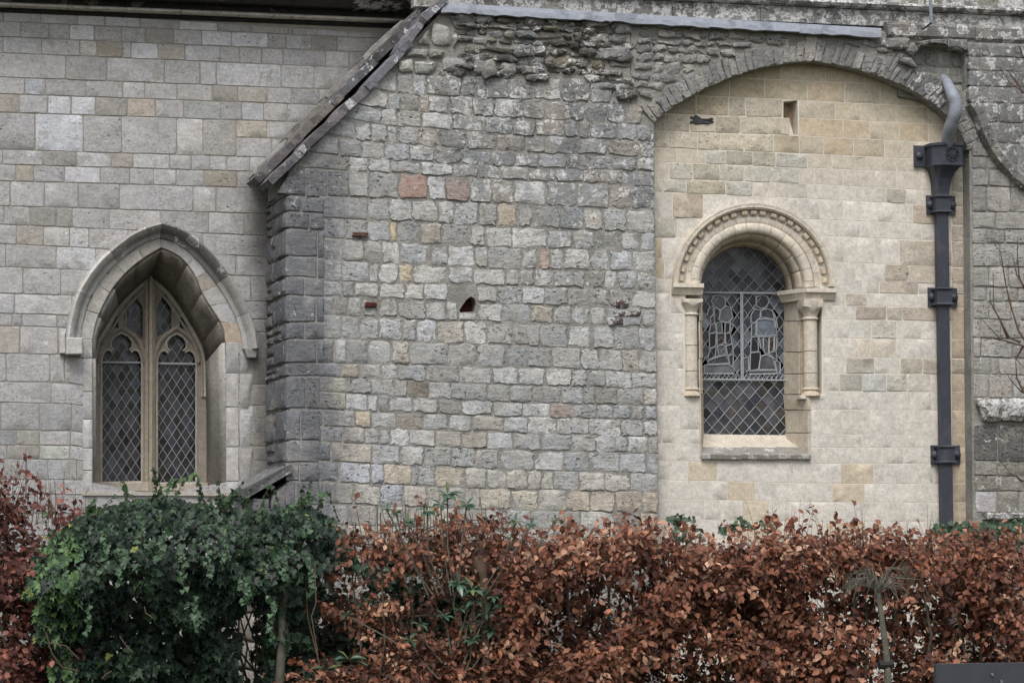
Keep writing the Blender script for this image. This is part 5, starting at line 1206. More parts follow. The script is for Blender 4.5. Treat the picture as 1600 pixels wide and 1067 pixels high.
mb = MB(); bevbox(mb, x0_, x1_, yf_, yb_, zb, INFILL.pix(1473, 709, .1).z); mb.build('pipe', M['iron'], dp)
for yy in (320, 464, 710):
    z = INFILL.pix(1475, yy, .05).z; h = .074
    br = bpy.data.objects.new('bracket', None); br.location = (xc_, -.72, z); link(br, dp)
    xq = INFILL.pix(1470.5, yy, .02).x+(yy-320)*.00010; mb = MB(); mb.box(xq-.122, xq+.122, -.742, -.7195, z-h, z+h); mb.box(x0_-.014, x1_+.014, yf_-.012, -.742, z-h*.78, z+h*.78)
    for s_ in (-1, 1):
        mb.tube([(x0_-.020, -.745, z+s_*h*.82), (x0_-.018, yf_-.018, z+s_*h*.82), (x1_+.018, yf_-.018, z+s_*h*.82), (x1_+.020, -.745, z+s_*h*.82)], .010, 6)
        b2 = MB(); rr = [(.0, .034), (.012, .032), (.022, .022), (.028, .008)]
        V = [Vector((xq+s_*.092+math.cos(k*math.pi/6)*r_, -.742-d, z+math.sin(k*math.pi/6)*r_)) for d, r_ in rr for k in range(12)]
        b2.add(V, [(i*12+k, i*12+(k+1) % 12, (i+1)*12+(k+1) % 12, (i+1)*12+k) for i in range(3) for k in range(12)]+[tuple(36+k for k in range(12))])
        b2.build('bolt', M['iron'], dp, smooth=True)
    o = mb.build('bracket_plate', M['iron'], dp)
    bpy.data.objects.remove(br)
# hopper head
z1, z0 = INFILL.pix(1480, 223, .2).z, INFILL.pix(1480, 258, .2).z
hx = xc_+.018
def ring(xc, hw, y0, y1, ch, z): return [Vector(p) for p in ((xc-hw, y0, z), (xc-hw, y1+ch, z), (xc-hw+ch, y1, z), (xc+hw-ch*.3, y1, z), (xc+hw, y1+ch*.3, z), (xc+hw, y0, z))]
secs = [(hx, .134, -.22, .07, z1), (hx, .134, -.22, .07, z1-.022), (hx, .124, -.208, .066, z1-.024), (hx, .124, -.208, .066, z0+.02), (hx, .132, -.216, .068, z0+.016), (hx, .132, -.216, .068, z0), (hx-.004, .104, -.185, .05, z0-.012), (hx-.009, .084, -.155, .038, z0-.045), (hx-.014, .068, -.132, .024, z0-.09), (xc_+.002, .059, -.118, .012, z0-.15), (xc_, .054, -.110, .008, z0-.20), (xc_, .052, -.108, .006, z0-.23)]
mb = MB(); V = []; 
for xc, hw, yd, ch, z in secs: V += ring(xc, hw, -.722, -.72+yd, ch, z)
F = [(i*6+k, i*6+(k+1) % 6, (i+1)*6+(k+1) % 6, (i+1)*6+k) for i in range(len(secs)-1) for k in range(6)]+[tuple(range(6)), tuple((len(secs)-1)*6+k for k in range(6))[::-1]]
mb.add(V, F); mb.build('hopper_head', M['iron'], dp)
mb = MB(); xp = hx-.134; mb.box(xp-.085, xp-.001, -.745, -.7195, z0+.005, z1-.005); mb.build('hopper_plate', M['iron'], dp)
b2 = MB(); V = [Vector((xp-.045+math.cos(k*math.pi/6)*r_, -.745-d, (z0+z1)/2+math.sin(k*math.pi/6)*r_)) for d, r_ in [(.0, .030), (.014, .028), (.026, .014)] for k in range(12)]
b2.add(V, [(i*12+k, i*12+(k+1) % 12, (i+1)*12+(k+1) % 12, (i+1)*12+k) for i in range(2) for k in range(12)]+[tuple(24+k for k in range(12))]); b2.build('bolt', M['iron'], dp, smooth=True)
mb = MB(); rx, ry, rz = hx+.022, -.72-.209, (z0+z1)/2
for k in range(8):
    a = k*math.pi/4; c_, s_ = math.cos(a), math.sin(a)
    ring_ = [Vector((rx+c_*.042+math.cos(j*math.pi/4)*.017, ry-.004, rz+s_*.042+math.sin(j*math.pi/4)*.017)) for j in range(9)]; mb.tube(ring_, .0055, 5)
    mb.tube([(rx+c_*.012, ry-.006, rz+s_*.012), (rx+c_*.058, ry-.004, rz+s_*.058)], .004, 5)
mb.tube([Vector((rx+math.cos(j*math.pi/6)*.016, ry-.008, rz+math.sin(j*math.pi/6)*.016)) for j in range(13)], .006, 5); mb.tube([(rx, ry-.002, rz), (rx, ry-.018, rz)], .010, 8)
mb.build('rosette', M['iron'], dp, smooth=True, label='cast rosette on the hopper front')
# lead swan neck
SN = [((1474, 122), -.80), ((1480, 130), -.90), ((1487, 146), -1.06), ((1493, 162), -1.08), ((1492, 178), -1.07), ((1486, 196), -1.02), ((1482, 212), -.94), ((1481, 228), -.88)]
pts = [Plane((0, Y, 0), XA, NF).pix(*p) for p, Y in SN]
pp = []
for i in range(len(pts)-1):
    a, b, c, d = pts[max(i-1, 0)], pts[i], pts[i+1], pts[min(i+2, len(pts)-1)]
    for k in range(5): t = k/5; pp.append(.5*(2*b+(c-a)*t+(2*a-5*b+4*c-d)*t*t+(3*b-a-3*c+d)*t**3))
pp.append(pts[-1]); mb = MB(); mb.tube(pp, [.030+.022*math.sin(min(1, i/len(pp)*1.6)*math.pi*.62) for i in range(len(pp))], 14)
mb.build('lead_spout', M['leadsheet'], dp, smooth=True, label='pale bent lead spout discharging into the hopper')
# thin conductor rod and its clip at the top
rod = MB(); P0, P1 = Plane((0, -1.12, 0), XA, NF).pix(1453, -12), Plane((0, -1.10, 0), XA, NF).pix(1455.5, 36); rod.tube([P0, P1], .014, 8)
rt = thing('conductor_rod', 'thin pale metal rod standing on the parapet above the pipe', 'rod', P1); rod.build('rod', M['leadsheet'], rt)
clip_ = MB(); clip_.tube([P1+Vector((.0, 0, .0)), P1+Vector((-.03, .05, -.03)), P1+Vector((-.05, .07, -.045))], .008, 6); clip_.build('clip', M['iron'], rt)
# ================================================================== ground
M['ground'] = plain_mat('damp soil and thin grass', (.075, .065, .04), .95, .35, 1.5, .6, .03, .1, tint=(.05, .075, .025), tscale=.9)
g_ = mobj('ground', [(-400, -400, 0), (400, -400, 0), (400, 400, 0), (-400, 400, 0)], [(0, 1, 2, 3)], M['ground'], None); g_['kind'] = 'structure'

# ================================================================== foliage
def leaf_mat(name, rough=.6, spec=.3, trans=.0):
    m, t, b = mat_new(name); g = G(t)
    a = t.nodes.new('ShaderNodeAttribute'); a.attribute_name = 'Col'
    pos = t.nodes.new('ShaderNodeNewGeometry').outputs['Position']
    c = g.mix(1.0, a.outputs['Color'], g.rgb(g.lin(g.noise(pos, 60, 2), .3, .7, .8, 1.2)), 'MULTIPLY')
    g.put(b.inputs['Base Color'], c); b.inputs['Roughness'].default_value = rough; b.inputs['Specular IOR Level'].default_value = spec
    return m
M['beech'] = leaf_mat('dry beech leaf', .62, .3); M['ivy'] = leaf_mat('ivy leaf', .5, .28); M['laurel'] = leaf_mat('laurel leaf', .35, .5)
M['twig'] = plain_mat('bare twig', (.11, .075, .055), .85, .3, 20, .3, .003, .2); M['bark'] = plain_mat('grey green bark', (.13, .125, .10), .9, .35, 14, .8, .01, .2)
T_BEECH = (np.array([(0, 0, 0), (-.24, .26, .05), (-.30, .58, .06), (0, 1.0, -.10), (.30, .58, .06), (.24, .26, .05), (0, .30, -.02), (0, .62, -.02)]),
           [(0, 6, 1), (1, 6, 7, 2), (2, 7, 3), (0, 5, 6), (5, 4, 7, 6), (4, 3, 7)])
T_IVY = (np.array([(0, 0, 0), (-.30, -.12, .02), (-.52, .22, .06), (-.27, .38, .02), (-.34, .66, .03), (-.12, .62, 0), (0, 1.0, -.10), (.12, .62, 0), (.34, .66, .03), (.27, .38, .02), (.52, .22, .06), (.30, -.12, .02), (0, .38, -.04)]),
         [(0, 1, 12), (1, 2, 12), (2, 3, 12), (3, 4, 5, 12), (5, 6, 12), (6, 7, 12), (7, 8, 9, 12), (9, 10, 12), (10, 11, 12), (11, 0, 12)])
T_LANCE = (np.array([(0, 0, 0), (-.17, .3, .04), (-.20, .6, .03), (0, 1, -.14), (.20, .6, .03), (.17, .3, .04), (0, .3, -.01), (0, .62, -.04)]), T_BEECH[1])
def unit(a): return a/np.maximum(np.linalg.norm(a, axis=-1, keepdims=True), 1e-9)
def leaves_mesh(T, P, D, N, S, C, curl=0.25):
    tv, tf = T; n = len(P); k = len(tv)
    D = unit(D); X = unit(np.cross(D, N)); Nn = np.cross(X, D)
    cu = rng.uniform(-.1, 1, n)*curl
    V = P[:, None, :]+S[:, None, None]*(X[:, None, :]*tv[None, :, 0:1]*rng.uniform(.8, 1.15, n)[:, None, None]+D[:, None, :]*tv[None, :, 1:2]+Nn[:, None, :]*(tv[None, :, 2:3]-cu[:, None, None]*(tv[None, :, 1:2]**2)+np.abs(tv[None, :, 0:1])*cu[:, None, None]*.8))
    V = V.reshape(-1, 3)
    loops = []; starts = []; tot = []; s = 0
    fl_ = [i for f in tf for i in f]; ln = [len(f) for f in tf]
    base = (np.arange(n)*k)[:, None]
    L = (np.array(fl_)[None, :]+base).ravel(); TT = np.tile(np.array(ln), n); SS = np.concatenate([[0], np.cumsum(TT)[:-1]])
    me = bpy.data.meshes.new('leaves'); me.vertices.add(len(V)); me.vertices.foreach_set('co', V.astype(np.float32).ravel())
    me.loops.add(len(L)); me.loops.foreach_set('vertex_index', L.astype(np.int32))
    me.polygons.add(len(TT)); me.polygons.foreach_set('loop_start', SS.astype(np.int32)); me.polygons.foreach_set('loop_total', TT.astype(np.int32))
    me.update(calc_edges=True); me.validate()
    a = me.color_attributes.new('Col', 'FLOAT_COLOR', 'POINT'); cc = np.concatenate([np.repeat(C, k, axis=0), np.ones((n*k, 1))], axis=1)
    a.data.foreach_set('color', cc.astype(np.float32).ravel()); return me
def plant(parent, T, P, D, N, S, C, mat, nobj=250, curl=.25, name='leaf', stuff='foliage'):
    """the leaves that show largest become objects that share meshes, the others one joined part"""
    vis = S*1.0-(P[:, 1]+4)*.02+rng.uniform(0, .004, len(S))
    infr = (P[:, 2] > .58)
    order = np.argsort(-(vis+infr*1.0)); sel = order[:nobj]; rest = order[nobj:]
    if len(rest):
        me = leaves_mesh(T, P[rest], D[rest], N[rest], S[rest], C[rest], curl); me.materials.append(mat)
        o = bpy.data.objects.new(stuff, me); link(o, parent); o['kind'] = 'stuff'
        o.matrix_parent_inverse = Matrix.Translation(parent.location).inverted()
    cc = C[sel]; lum = cc.sum(1); q = np.argsort(np.argsort(lum))*8//max(len(sel), 1)
    meshes = {}
    for b in range(8):
        idx = np.where(q == b)[0]
        if len(idx) == 0: continue
        m_ = leaves_mesh(T, np.zeros((1, 3)), np.array([[0, 1., 0]]), np.array([[0, 0, 1.]]), np.array([1.]), cc[idx].mean(0)[None, :], curl); m_.materials.append(mat); meshes[b] = m_
    for j, i in enumerate(sel):
        o = bpy.data.objects.new(name, meshes[int(q[j])]); Dv = Vector(D[i]).normalized(); Xv = Dv.cross(Vector(N[i])).normalized(); Nv = Xv.cross(Dv)
        o.matrix_world = Matrix.Translation(Vector(P[i])) @ Matrix((( Xv.x, Dv.x, Nv.x, 0), (Xv.y, Dv.y, Nv.y, 0), (Xv.z, Dv.z, Nv.z, 0), (0, 0, 0, 1))) @ Matrix.Scale(float(S[i]), 4)
        mw = o.matrix_world.copy(); COL.objects.link(o); o.parent = parent; o.matrix_parent_inverse = Matrix.Translation(parent.location).inverted(); o.matrix_basis = mw
def nz(x, y, z, s): return noise.noise(Vector((x*s, y*s, z*s)))
def shoots(n, sample, leafn, leaf_s, dirf, colf, spread=.05, lean=.5):
    P, D, N, S, C = [], [], [], [], []; stems = []
    for _ in range(n):
        p = sample()
        if p is None: continue
        p = Vector(p); d = dirf(p).normalized(); L = random.uniform(.12, .28); m_ = random.randint(*leafn)
        side = d.cross(Vector((random.uniform(-1, 1), random.uniform(-1, 1), random.uniform(-1, 1)))).normalized()
        cb = colf(p)
        stems.append((p-d*L*.3, p+d*L))
        for k in range(m_):
            t = (k+random.random()*.6)/m_; s_ = side*(1 if k % 2 else -1)
            q = p+d*(L*t)+s_*.004
            dd = (d*lean+s_*random.uniform(.6, 1.1)+Vector((random.gauss(0, .3), random.gauss(0, .3)-.15, random.gauss(-.45, .3))))
            nn = Vector((random.gauss(0, .5), random.gauss(-.75, .45), random.gauss(.75, .45)))
            P.append(q); D.append(dd); N.append(nn); S.append(random.uniform(*leaf_s)); v = max(.35, random.gauss(1, .30)); h = random.gauss(0, .08)
            C.append((max(.01, cb[0]*v), max(.008, cb[1]*v*(1+h)), max(.006, cb[2]*v*(1+h*1.5))))
    return [np.array([tuple(a) for a in X], dtype=float) if X is not S else np.array(S) for X in (P, D, N, S, C)], stems
def twigs(parent, stems, r=.0022, name='twigs', mat=None):
    mb = MB()
    for a, b in stems:
        mid = (a+b)/2+Vector([random.uniform(-.012, .012) for _ in range(3)]); mb.tube([a, mid, b], [r, r*.8, r*.4], 3, cap=False)
    o = mb.build(name, mat or M['twig'], parent); o['kind'] = 'stuff'
def brownc(p):
    r_ = random.random(); b = (.165, .063, .036)
    if r_ < .25: b = (.25, .112, .066)
    elif r_ < .33: b = (.34, .20, .13)
    elif r_ < .55: b = (.075, .026, .017)
    return b
def hedge_x(px, y=950): return HEDGE.pix(px, y).x
def hedge_z(px, py): return HEDGE.pix(px, py).z
# ---- large copper hedge
hx0, hx1 = hedge_x(785), hedge_x(1670)
hg = thing('beech_hedge', 'long clipped beech hedge with dry copper-brown winter leaves, in front of the cream wall', 'hedge', (hedge_x(1200), -3.6, 0), 'beech hedging')
TOPR = [(780, 850), (820, 836), (870, 834), (920, 831), (975, 828), (1010, 826), (1040, 838), (1090, 842), (1140, 846), (1190, 840), (1240, 826), (1275, 828), (1310, 836), (1350, 832), (1390, 838), (1440, 840), (1490, 846), (1540, 838), (1600, 842), (1680, 842)]
def pxof(x): return interp(HXT, x)
HXT = [(hedge_x(p), p) for p in range(-120, 1760, 20)]
def ztop(x, T): p = pxof(x); return hedge_z(p, interp(T, p))
def samp_hedge():
    for _ in range(40):
        x = random.uniform(hx0, hx1); zt_ = ztop(x, TOPR)-.075+.035*nz(x, 0, 3, 3)+random.gauss(0, .02)
        z = zt_-(random.random()**1.05)*(zt_-.15); dep = random.random()**1.6*.95
        bul = .16*nz(x, z, 0, 2.2)+.14*nz(x, z, 9, 6)
        rnd_top = max(0, 1-(zt_-z)/.12)*.12
        y = -4.0+bul+dep+rnd_top
        p = pxof(x)
        hol = nz(x, z*1.4, dep*.6+3.1, 2.3)+.45*nz(x, z, dep+1, 5.5)
        th = -.20 if z > zt_-.35 else -.10
        if dep > .38: th -= .28
        else: th += .10
        if p < 1000: th -= .12
        if p > 1330 and p < 1480 and z < zt_-.35: th += .13     # thin patches where the wall shows through
        if hol < th: continue
        if dep > .35 and random.random() < .2: continue
        return (x, y, z)
(Pb, Db, Nb, Sb, Cb), st = shoots(5600, samp_hedge, (6, 11), (.028, .064), lambda p: Vector((random.gauss(0, .5), random.gauss(-.55, .4), random.gauss(.25, .45))), brownc)
plant(hg, T_BEECH, Pb, Db, Nb, Sb, Cb, M['beech'], 285); twigs(hg, st)
# upright sprigs along the top
def sprigs(parent, T, x0, x1, n, hh, colf, leafp=.5, mat='beech', name='sprigs', rad=.0022, y0=-3.9, y1=-3.5):
    mb = MB(); P, D, N, S, C = [], [], [], [], []
    for _ in range(n):
        px = random.uniform(x0, x1); x = hedge_x(px); zt_ = ztop(x, T); b = Vector((x, random.uniform(y0, y1), zt_-.08)); h = random.uniform(*hh)
        t_ = b+Vector((random.gauss(0, .25)*h, random.gauss(0, .1)*h, h+.08)); m = b.lerp(t_, .5)+Vector((random.gauss(0, .04)*h, 0, 0))
        mb.tube([b, m, t_], [rad, rad*.8, rad*.4], 4, cap=False)
        if random.random() < .5:
            for _k in range(random.randint(1, 4)):
                a = b.lerp(t_, random.uniform(.4, .9)); mb.tube([a, a+Vector((random.gauss(0, .3)*h, random.gauss(0, .1)*h, .3*h))], [rad*.6, rad*.3], 3, cap=False)
        if random.random() < leafp:
            for k in range(random.randint(2, 6)):
                P.append(b.lerp(t_, random.uniform(.4, 1))); D.append((random.gauss(0, .6), random.gauss(0, .4), random.gauss(.5, .5))); N.append((random.gauss(0, .5), -1, random.gauss(.3, .5))); S.append(random.uniform(.03, .055)); C.append(colf(None))
    o = mb.build(name, M['twig'], parent); o['kind'] = 'stuff'
    if P:
        me = leaves_mesh(T_BEECH, *[np.array([tuple(a) for a in X], dtype=float) for X in (P, D, N)], np.array(S), np.array(C)); me.materials.append(M[mat]); o = bpy.data.objects.new('sprig_leaves', me); link(o, parent); o['kind'] = 'stuff'
sprigs(hg, TOPR, 790, 1680, 110, (.02, .10), brownc, .85)
sprigs(hg, TOPR, 1210, 1480, 22, (.10, .24), brownc, .25, name='bare_sprigs', rad=.0018)
# branches inside the hedge
mb = MB()
for k in range(26):
    x = hx0+(hx1-hx0)*(k+.5)/26+random.uniform(-.08, .08); y = random.uniform(-3.7, -3.3); p = Vector((x, y, 0)); pts = [p]
    for s_ in range(5): p = p+Vector((random.gauss(0, .06), random.gauss(0, .06), .29)); pts.append(p)
    mb.tube(pts, .018, 6, r2=.006)
o = mb.build('stems', M['bark'], hg); o['kind'] = 'stuff'

# ---- left copper hedge
hl = thing('beech_hedge', 'dull red-brown beech hedge at the left edge of the picture, partly under the ivy', 'hedge', (hedge_x(30), -3.6, 0), 'beech hedging')
TOPL = [(-120, 765), (0, 775), (30, 785), (60, 795), (95, 800), (125, 815), (150, 850), (200, 900)]
lx0, lx1 = hedge_x(-110), hedge_x(140)
dkc = lambda p: (lambda r_: (.10, .036, .027) if r_ < .6 else (.085, .028, .022) if r_ < .85 else (.22, .085, .06))(random.random())  # leaf tones darkened to carry the shade on this hedge
def samp_left():
    for _ in range(40):
        x = random.uniform(lx0, lx1); zt_ = ztop(x, TOPL)+random.gauss(0, .03); z = zt_-random.random()*(zt_-.15); dep = random.random()**1.3*.8
        if nz(x, z*1.3, dep, 2.6)+.4*nz(x, z, dep, 6) < (-.12 if z < zt_-.2 else .0): continue
        return (x, -3.75+.1*nz(x, z, 4, 2)+dep, z)
(Pb, Db, Nb, Sb, Cb), st = shoots(1500, samp_left, (5, 10), (.035, .06), lambda p: Vector((random.gauss(0, .5), random.gauss(-.4, .4), random.gauss(.4, .45))), dkc)
plant(hl, T_BEECH, Pb, Db, Nb, Sb, Cb, M['beech'], 110); twigs(hl, st)
sprigs(hl, TOPL, -60, 145, 46, (.12, .34), dkc, .35, rad=.0024)
for _ in range(1):
    mb = MB()
    for k in range(9):
        p = Vector((hedge_x(-60+k*26), -3.5, 0)); pts = [p]
        for s_ in range(5): p = p+Vector((random.gauss(0, .05), random.gauss(0, .05), .28)); pts.append(p)
        mb.tube(pts, .015, 6, r2=.005)
    o = mb.build('stems', M['bark'], hl); o['kind'] = 'stuff'

# ---- thin stretch of hedge in the middle
hm = thing('beech_hedge', 'thin gappy beech hedge with sprays of copper leaves, beside the ivy', 'hedge', (hedge_x(650), -3.6, 0), 'beech hedging')
BL = [(650, 845, 90, 22, 1.0), (740, 835, 60, 25, .9), (590, 862, 45, 12, 1.0), (530, 890, 34, 14, 1.0), (600, 905, 50, 14, .5), (700, 880, 80, 26, .9), (550, 955, 55, 14, 1.2), (620, 962, 60, 16, 1.0), (575, 985, 26, 12, .6), (770, 860, 35, 30, .8), (700, 1040, 110, 40, 1.4), (620, 1055, 90, 24, .9), (690, 1000, 80, 14, .7), (770, 1010, 40, 40, 1.2), (500, 1050, 40, 20, .5), (690, 935, 60, 10, .35), (645, 1100, 150, 50, 1), (545, 1110, 70, 40, .6)]
wsum = [b[2]*b[3]*b[4] for b in BL]
def samp_mid():
    b = random.choices(BL, wsum)[0]; a = random.random()*6.283; r_ = math.sqrt(random.random())
    p = HEDGE.pix(b[0]+b[2]*r_*math.cos(a), b[1]+b[3]*r_*math.sin(a)); return (p.x, -3.95+random.random()**1.4*.5, p.z)
(Pb, Db, Nb, Sb, Cb), st = shoots(900, samp_mid, (5, 9), (.032, .056), lambda p: Vector((random.gauss(-.3, .7), random.gauss(-.4, .3), random.gauss(.0, .3))), brownc)
plant(hm, T_BEECH, Pb, Db, Nb, Sb, Cb, M['beech'], 160); twigs(hm, st, .003)
TOPM = [(480, 850), (560, 825), (800, 825), (820, 830)]
sprigs(hm, TOPM, 560, 810, 40, (.05, .22), brownc, .25, rad=.003)
mb = MB()
for (a, b, r_) in (((590, 1110), (600, 800), .010), ((560, 1110), (563, 815), .008), ((640, 1110), (655, 860), .010), ((700, 1110), (690, 840), .010), ((520, 1110), (480, 905), .006), ((610, 1000), (520, 1040), .005), ((650, 985), (610, 1000), .005), ((545, 880), (535, 800), .004), ((575, 880), (560, 812), .005), ((612, 868), (596, 790), .004), ((670, 870), (655, 810), .004), ((730, 850), (742, 795), .005), ((775, 850), (765, 800), .004)):
    p, q = HEDGE.pix(*a), HEDGE.pix(*b); dy = random.uniform(0, .5); p = p+Vector((0, dy, 0)); q = q+Vector((0, dy, 0))
    mb.tube([p, p.lerp(q, .35)+Vector((random.gauss(0, .03), 0, 0)), p.lerp(q, .7)+Vector((random.gauss(0, .03), 0, 0)), q], r_, 6, r2=r_*.4)
o = mb.build('stems', M['twig'], hm); o['kind'] = 'stuff'

# ---- ivy thicket
iv = thing('ivy_bush', 'domed dark-green ivy thicket spilling over below the pointed window', 'ivy', (hedge_x(260), -3.9, 0))
ITOP = [(30, 960), (45, 905), (60, 880), (85, 850), (100, 830), (130, 808), (160, 792), (190, 788), (225, 778), (265, 772), (300, 782), (340, 790), (380, 792), (420, 800), (450, 790), (490, 788), (520, 800), (545, 815), (562, 840), (575, 870)]
def ivy_in(px, py):
    if py < interp(ITOP, px): return False
    if px < 60: return 880 < py < 930
    if px < 100: return py < 1000 or px > 85+.0
    if 385 < px < 428 and py > 935: return False
    if px > 428:
        if py > 885 and px > 500: return False
        if 560 < px: return py < 850
        if py > 1010: return random.random() < .5
    return True
greens = [(.008, .020, .011), (.012, .028, .014), (.022, .046, .024), (.006, .015, .009), (.040, .074, .038), (.014, .031, .020)]
def samp_ivy(front=True):
    while True:
        px = random.uniform(30, 580); py = random.uniform(765, 1120)
        if not ivy_in(px, py): continue
        p = HEDGE.pix(px, py); e = py-interp(ITOP, px)
        dome = min(1, e/90)*math.exp(-((px-250)/170)**2)*.35
        y = -4.05-dome*max(0, 1-max(0, e-70)/190)+.28*min(1, e/280)+.25*max(0, 1-e/40)+.22*nz(p.x, p.z, 0, 3.5)
        y += (random.random()**1.5)*(.22 if front else .8)
        if front and e > 50 and nz(p.x, p.z, 7, 4.5)+.5*nz(p.x, p.z, 3, 10) < .03: continue
        return p.x, y, p.z, px, py
P, D, N, S, C = [], [], [], [], []
def add_ivy(p, s, c, droop=1.0):
    P.append(p); D.append((random.gauss(0, .45), random.gauss(-.35, .3), -random.uniform(.3, 1)*droop)); N.append((random.gauss(0, .4), -1+random.gauss(0, .2), random.gauss(.55, .4))); S.append(s)
    v = random.gauss(1, .2); C.append(tuple(max(.006, k*v) for k in c))
for k in range(13500):
    x, y, z, px, py = samp_ivy(k < 7000)
    s = random.uniform(.022, .055) if py < 850 else random.uniform(.028, .078)
    c = random.choice(greens)
    if px < 120 and random.random() < .5: c = (.075, .14, .05)
    if random.random() < .008: c = (.16, .19, .05)
    add_ivy((x, y, z), s, c)
# hanging runners of small leaves
run = MB()
for (px, y0_, y1_) in ((155, 840, 900), (180, 860, 915), (120, 850, 890), (268, 860, 925), (240, 830, 880), (310, 850, 900), (365, 905, 945), (375, 900, 935), (205, 800, 850), (335, 820, 880), (430, 850, 905), (95, 880, 925), (410, 930, 1000), (130, 940, 990), (290, 930, 985), (475, 870, 930)):
    a, b = HEDGE.pix(px, y0_), HEDGE.pix(px+random.uniform(-8, 8), y1_); off = Vector((0, -.42+abs(px-250)*.001, 0)); a += off; b += off
    run.tube([a, (a+b)/2+Vector((.01, 0, 0)), b], .0022, 4)
    m_ = int((b-a).length/.018)
    for k in range(m_):
        q = a.lerp(b, k/m_); add_ivy(tuple(q+Vector((random.uniform(-.02, .02), -.01, 0))), random.uniform(.028, .045), (.05, .095, .05))
o = run.build('runners', M['twig'], iv); o['kind'] = 'stuff'
# sprays above the crown and in front of the sill
for (pts_) in ([(262, 785), (266, 765), (275, 752), (300, 745), (308, 738)], [(215, 785), (203, 770), (192, 757)], [(452, 800), (470, 785), (500, 772), (512, 770)], [(470, 800), (475, 775), (495, 765)], [(150, 800), (143, 790), (150, 782)], [(355, 795), (350, 780), (370, 782)], [(330, 792), (340, 778), (347, 786)]):
    q3 = [HEDGE.pix(*p)+Vector((0, .1, 0)) for p in pts_]; mbs = MB(); mbs.tube(q3, .0025, 4); ob = mbs.build('runner', M['twig'], iv)
    for a, b in zip(q3, q3[1:]):
        for k in range(5): add_ivy(tuple(a.lerp(b, random.random())+Vector((random.uniform(-.015, .015), -.01, random.uniform(-.015, .015)))), random.uniform(.025, .05), random.choice([(.05, .10, .045), (.08, .13, .05)]), .5)
P, D, N, S, C = [np.array(a, dtype=float) for a in (P, D, N, S, C)]
plant(iv, T_IVY, P, D, N, S, C, M['ivy'], 290, curl=.15)
mb = MB()
tr = [Plane((0, -3.85, 0), XA, NF).pix(*p) for p in ((438, 1420), (437, 1067), (440, 1000), (441, 950), (452, 900), (470, 850), (478, 800))]
mb.tube(tr, [.034, .03, .027, .025, .022, .018, .01], 10); mb.tube([tr[4], tr[4]+Vector((-.2, .05, .25)), tr[4]+Vector((-.45, .1, .40))], .015, 8, r2=.008)
mb.build('trunk', M['bark'], iv, smooth=True)
mb = MB()
for k in range(24):
    a = Vector((hedge_x(110+k*19), random.uniform(-3.3, -3.1), 0)); pts = [a]
    for s_ in range(5): a = a+Vector((random.gauss(0, .08), random.gauss(0, .04), .28)); pts.append(a)
    mb.tube(pts, .012, 5, r2=.004)
o = mb.build('stems', M['twig'], iv); o['kind'] = 'stuff'
# loose pale stems in front of the ivy
mb = MB()
for pts_ in ([(60, 985), (68, 1015), (85, 1038), (110, 1043)], [(65, 1000), (90, 1005), (110, 1025)], [(172, 990), (182, 1005), (192, 1015)], [(145, 1055), (152, 1048), (160, 1043)], [(470, 880), (472, 940), (465, 960), (475, 1020)], [(210, 945), (212, 955), (222, 962)]):
    mb.tube([HEDGE.pix(*p)+Vector((0, -.45, 0)) for p in pts_], .0035, 5)
o = mb.build('pale_stems', M['twig'], iv); o['kind'] = 'stuff'

# stray shoots that break the outline of the thicket
for k in range(26):
    px = random.uniform(70, 540); y0_ = interp(ITOP, px)+8; a = HEDGE.pix(px, y0_)+Vector((0, .05, 0)); L = random.uniform(.08, .26); d = Vector((random.gauss(0, .6), -.1, 1)).normalized(); b = a+d*L+Vector((random.gauss(0, .03), 0, -L*.15))
    mbs = MB(); mbs.tube([a, a.lerp(b, .5)+Vector((0, 0, .02)), b], [.003, .002, .0012], 4); mbs.build('runner', M['twig'], iv); m_ = int(L/.02); PP_ = [a.lerp(b, (j+.5)/m_) for j in range(m_)]
    me = leaves_mesh(T_IVY, np.array([tuple(q) for q in PP_]), rng.normal(0, .6, (m_, 3))+np.array([0, -.3, .1]), rng.normal(0, .3, (m_, 3))+np.array([0, -1, .4]), rng.uniform(.02, .042, m_), np.array([random.choice([(.03, .06, .03), (.05, .09, .04), (.018, .04, .02)]) for _ in PP_])); me.materials.append(M['ivy'])
    o = bpy.data.objects.new('runner_leaves', me); link(o, iv)

# ---- laurel-like shrub with whorled leaves
la = thing('laurel_shrub', 'leggy evergreen shrub with whorls of long green leaves growing up through the thin hedge', 'shrub', (hedge_x(720), -4.0, 0))
WH = [(700, 772, .11), (690, 788, .09), (662, 800, .07), (722, 790, .08), (735, 920, .10), (712, 912, .09), (742, 938, .10), (758, 958, .09), (738, 975, .10), (770, 985, .09), (690, 962, .07), (655, 975, .07), (780, 945, .08), (800, 815, .07), (870, 812, .05), (715, 950, .07), (765, 930, .07), (640, 815, .06), (620, 800, .05), (825, 820, .06), (600, 795, .05), (540, 960, .05), (640, 1000, .08), (735, 1000, .08)]
P, D, N, S, C = [], [], [], [], []; sm = MB()
for px, py, s in WH:
    c = HEDGE.pix(px, py)+Vector((0, random.uniform(-.12, .05), 0)); m_ = random.randint(5, 8); a0 = random.random()*6
    for k in range(m_):
        a = a0+k*6.283/m_; P.append(tuple(c)); D.append((math.cos(a), -.45+math.sin(a)*.45, math.sin(a)*.45+random.uniform(-.1, .2))); N.append((random.gauss(0, .2), -.4, 1)); S.append(s*random.uniform(.7, 1.15))
        C.append(random.choice([(.04, .085, .05), (.06, .11, .07), (.03, .07, .045)]) if random.random() < .93 else (.15, .18, .05))
    base = HEDGE.pix(715+(px-715)*.4, max(py+60, 930)); sm.tube([c, (c+base)/2+Vector((random.gauss(0, .03), .02, 0)), base], .005, 5)
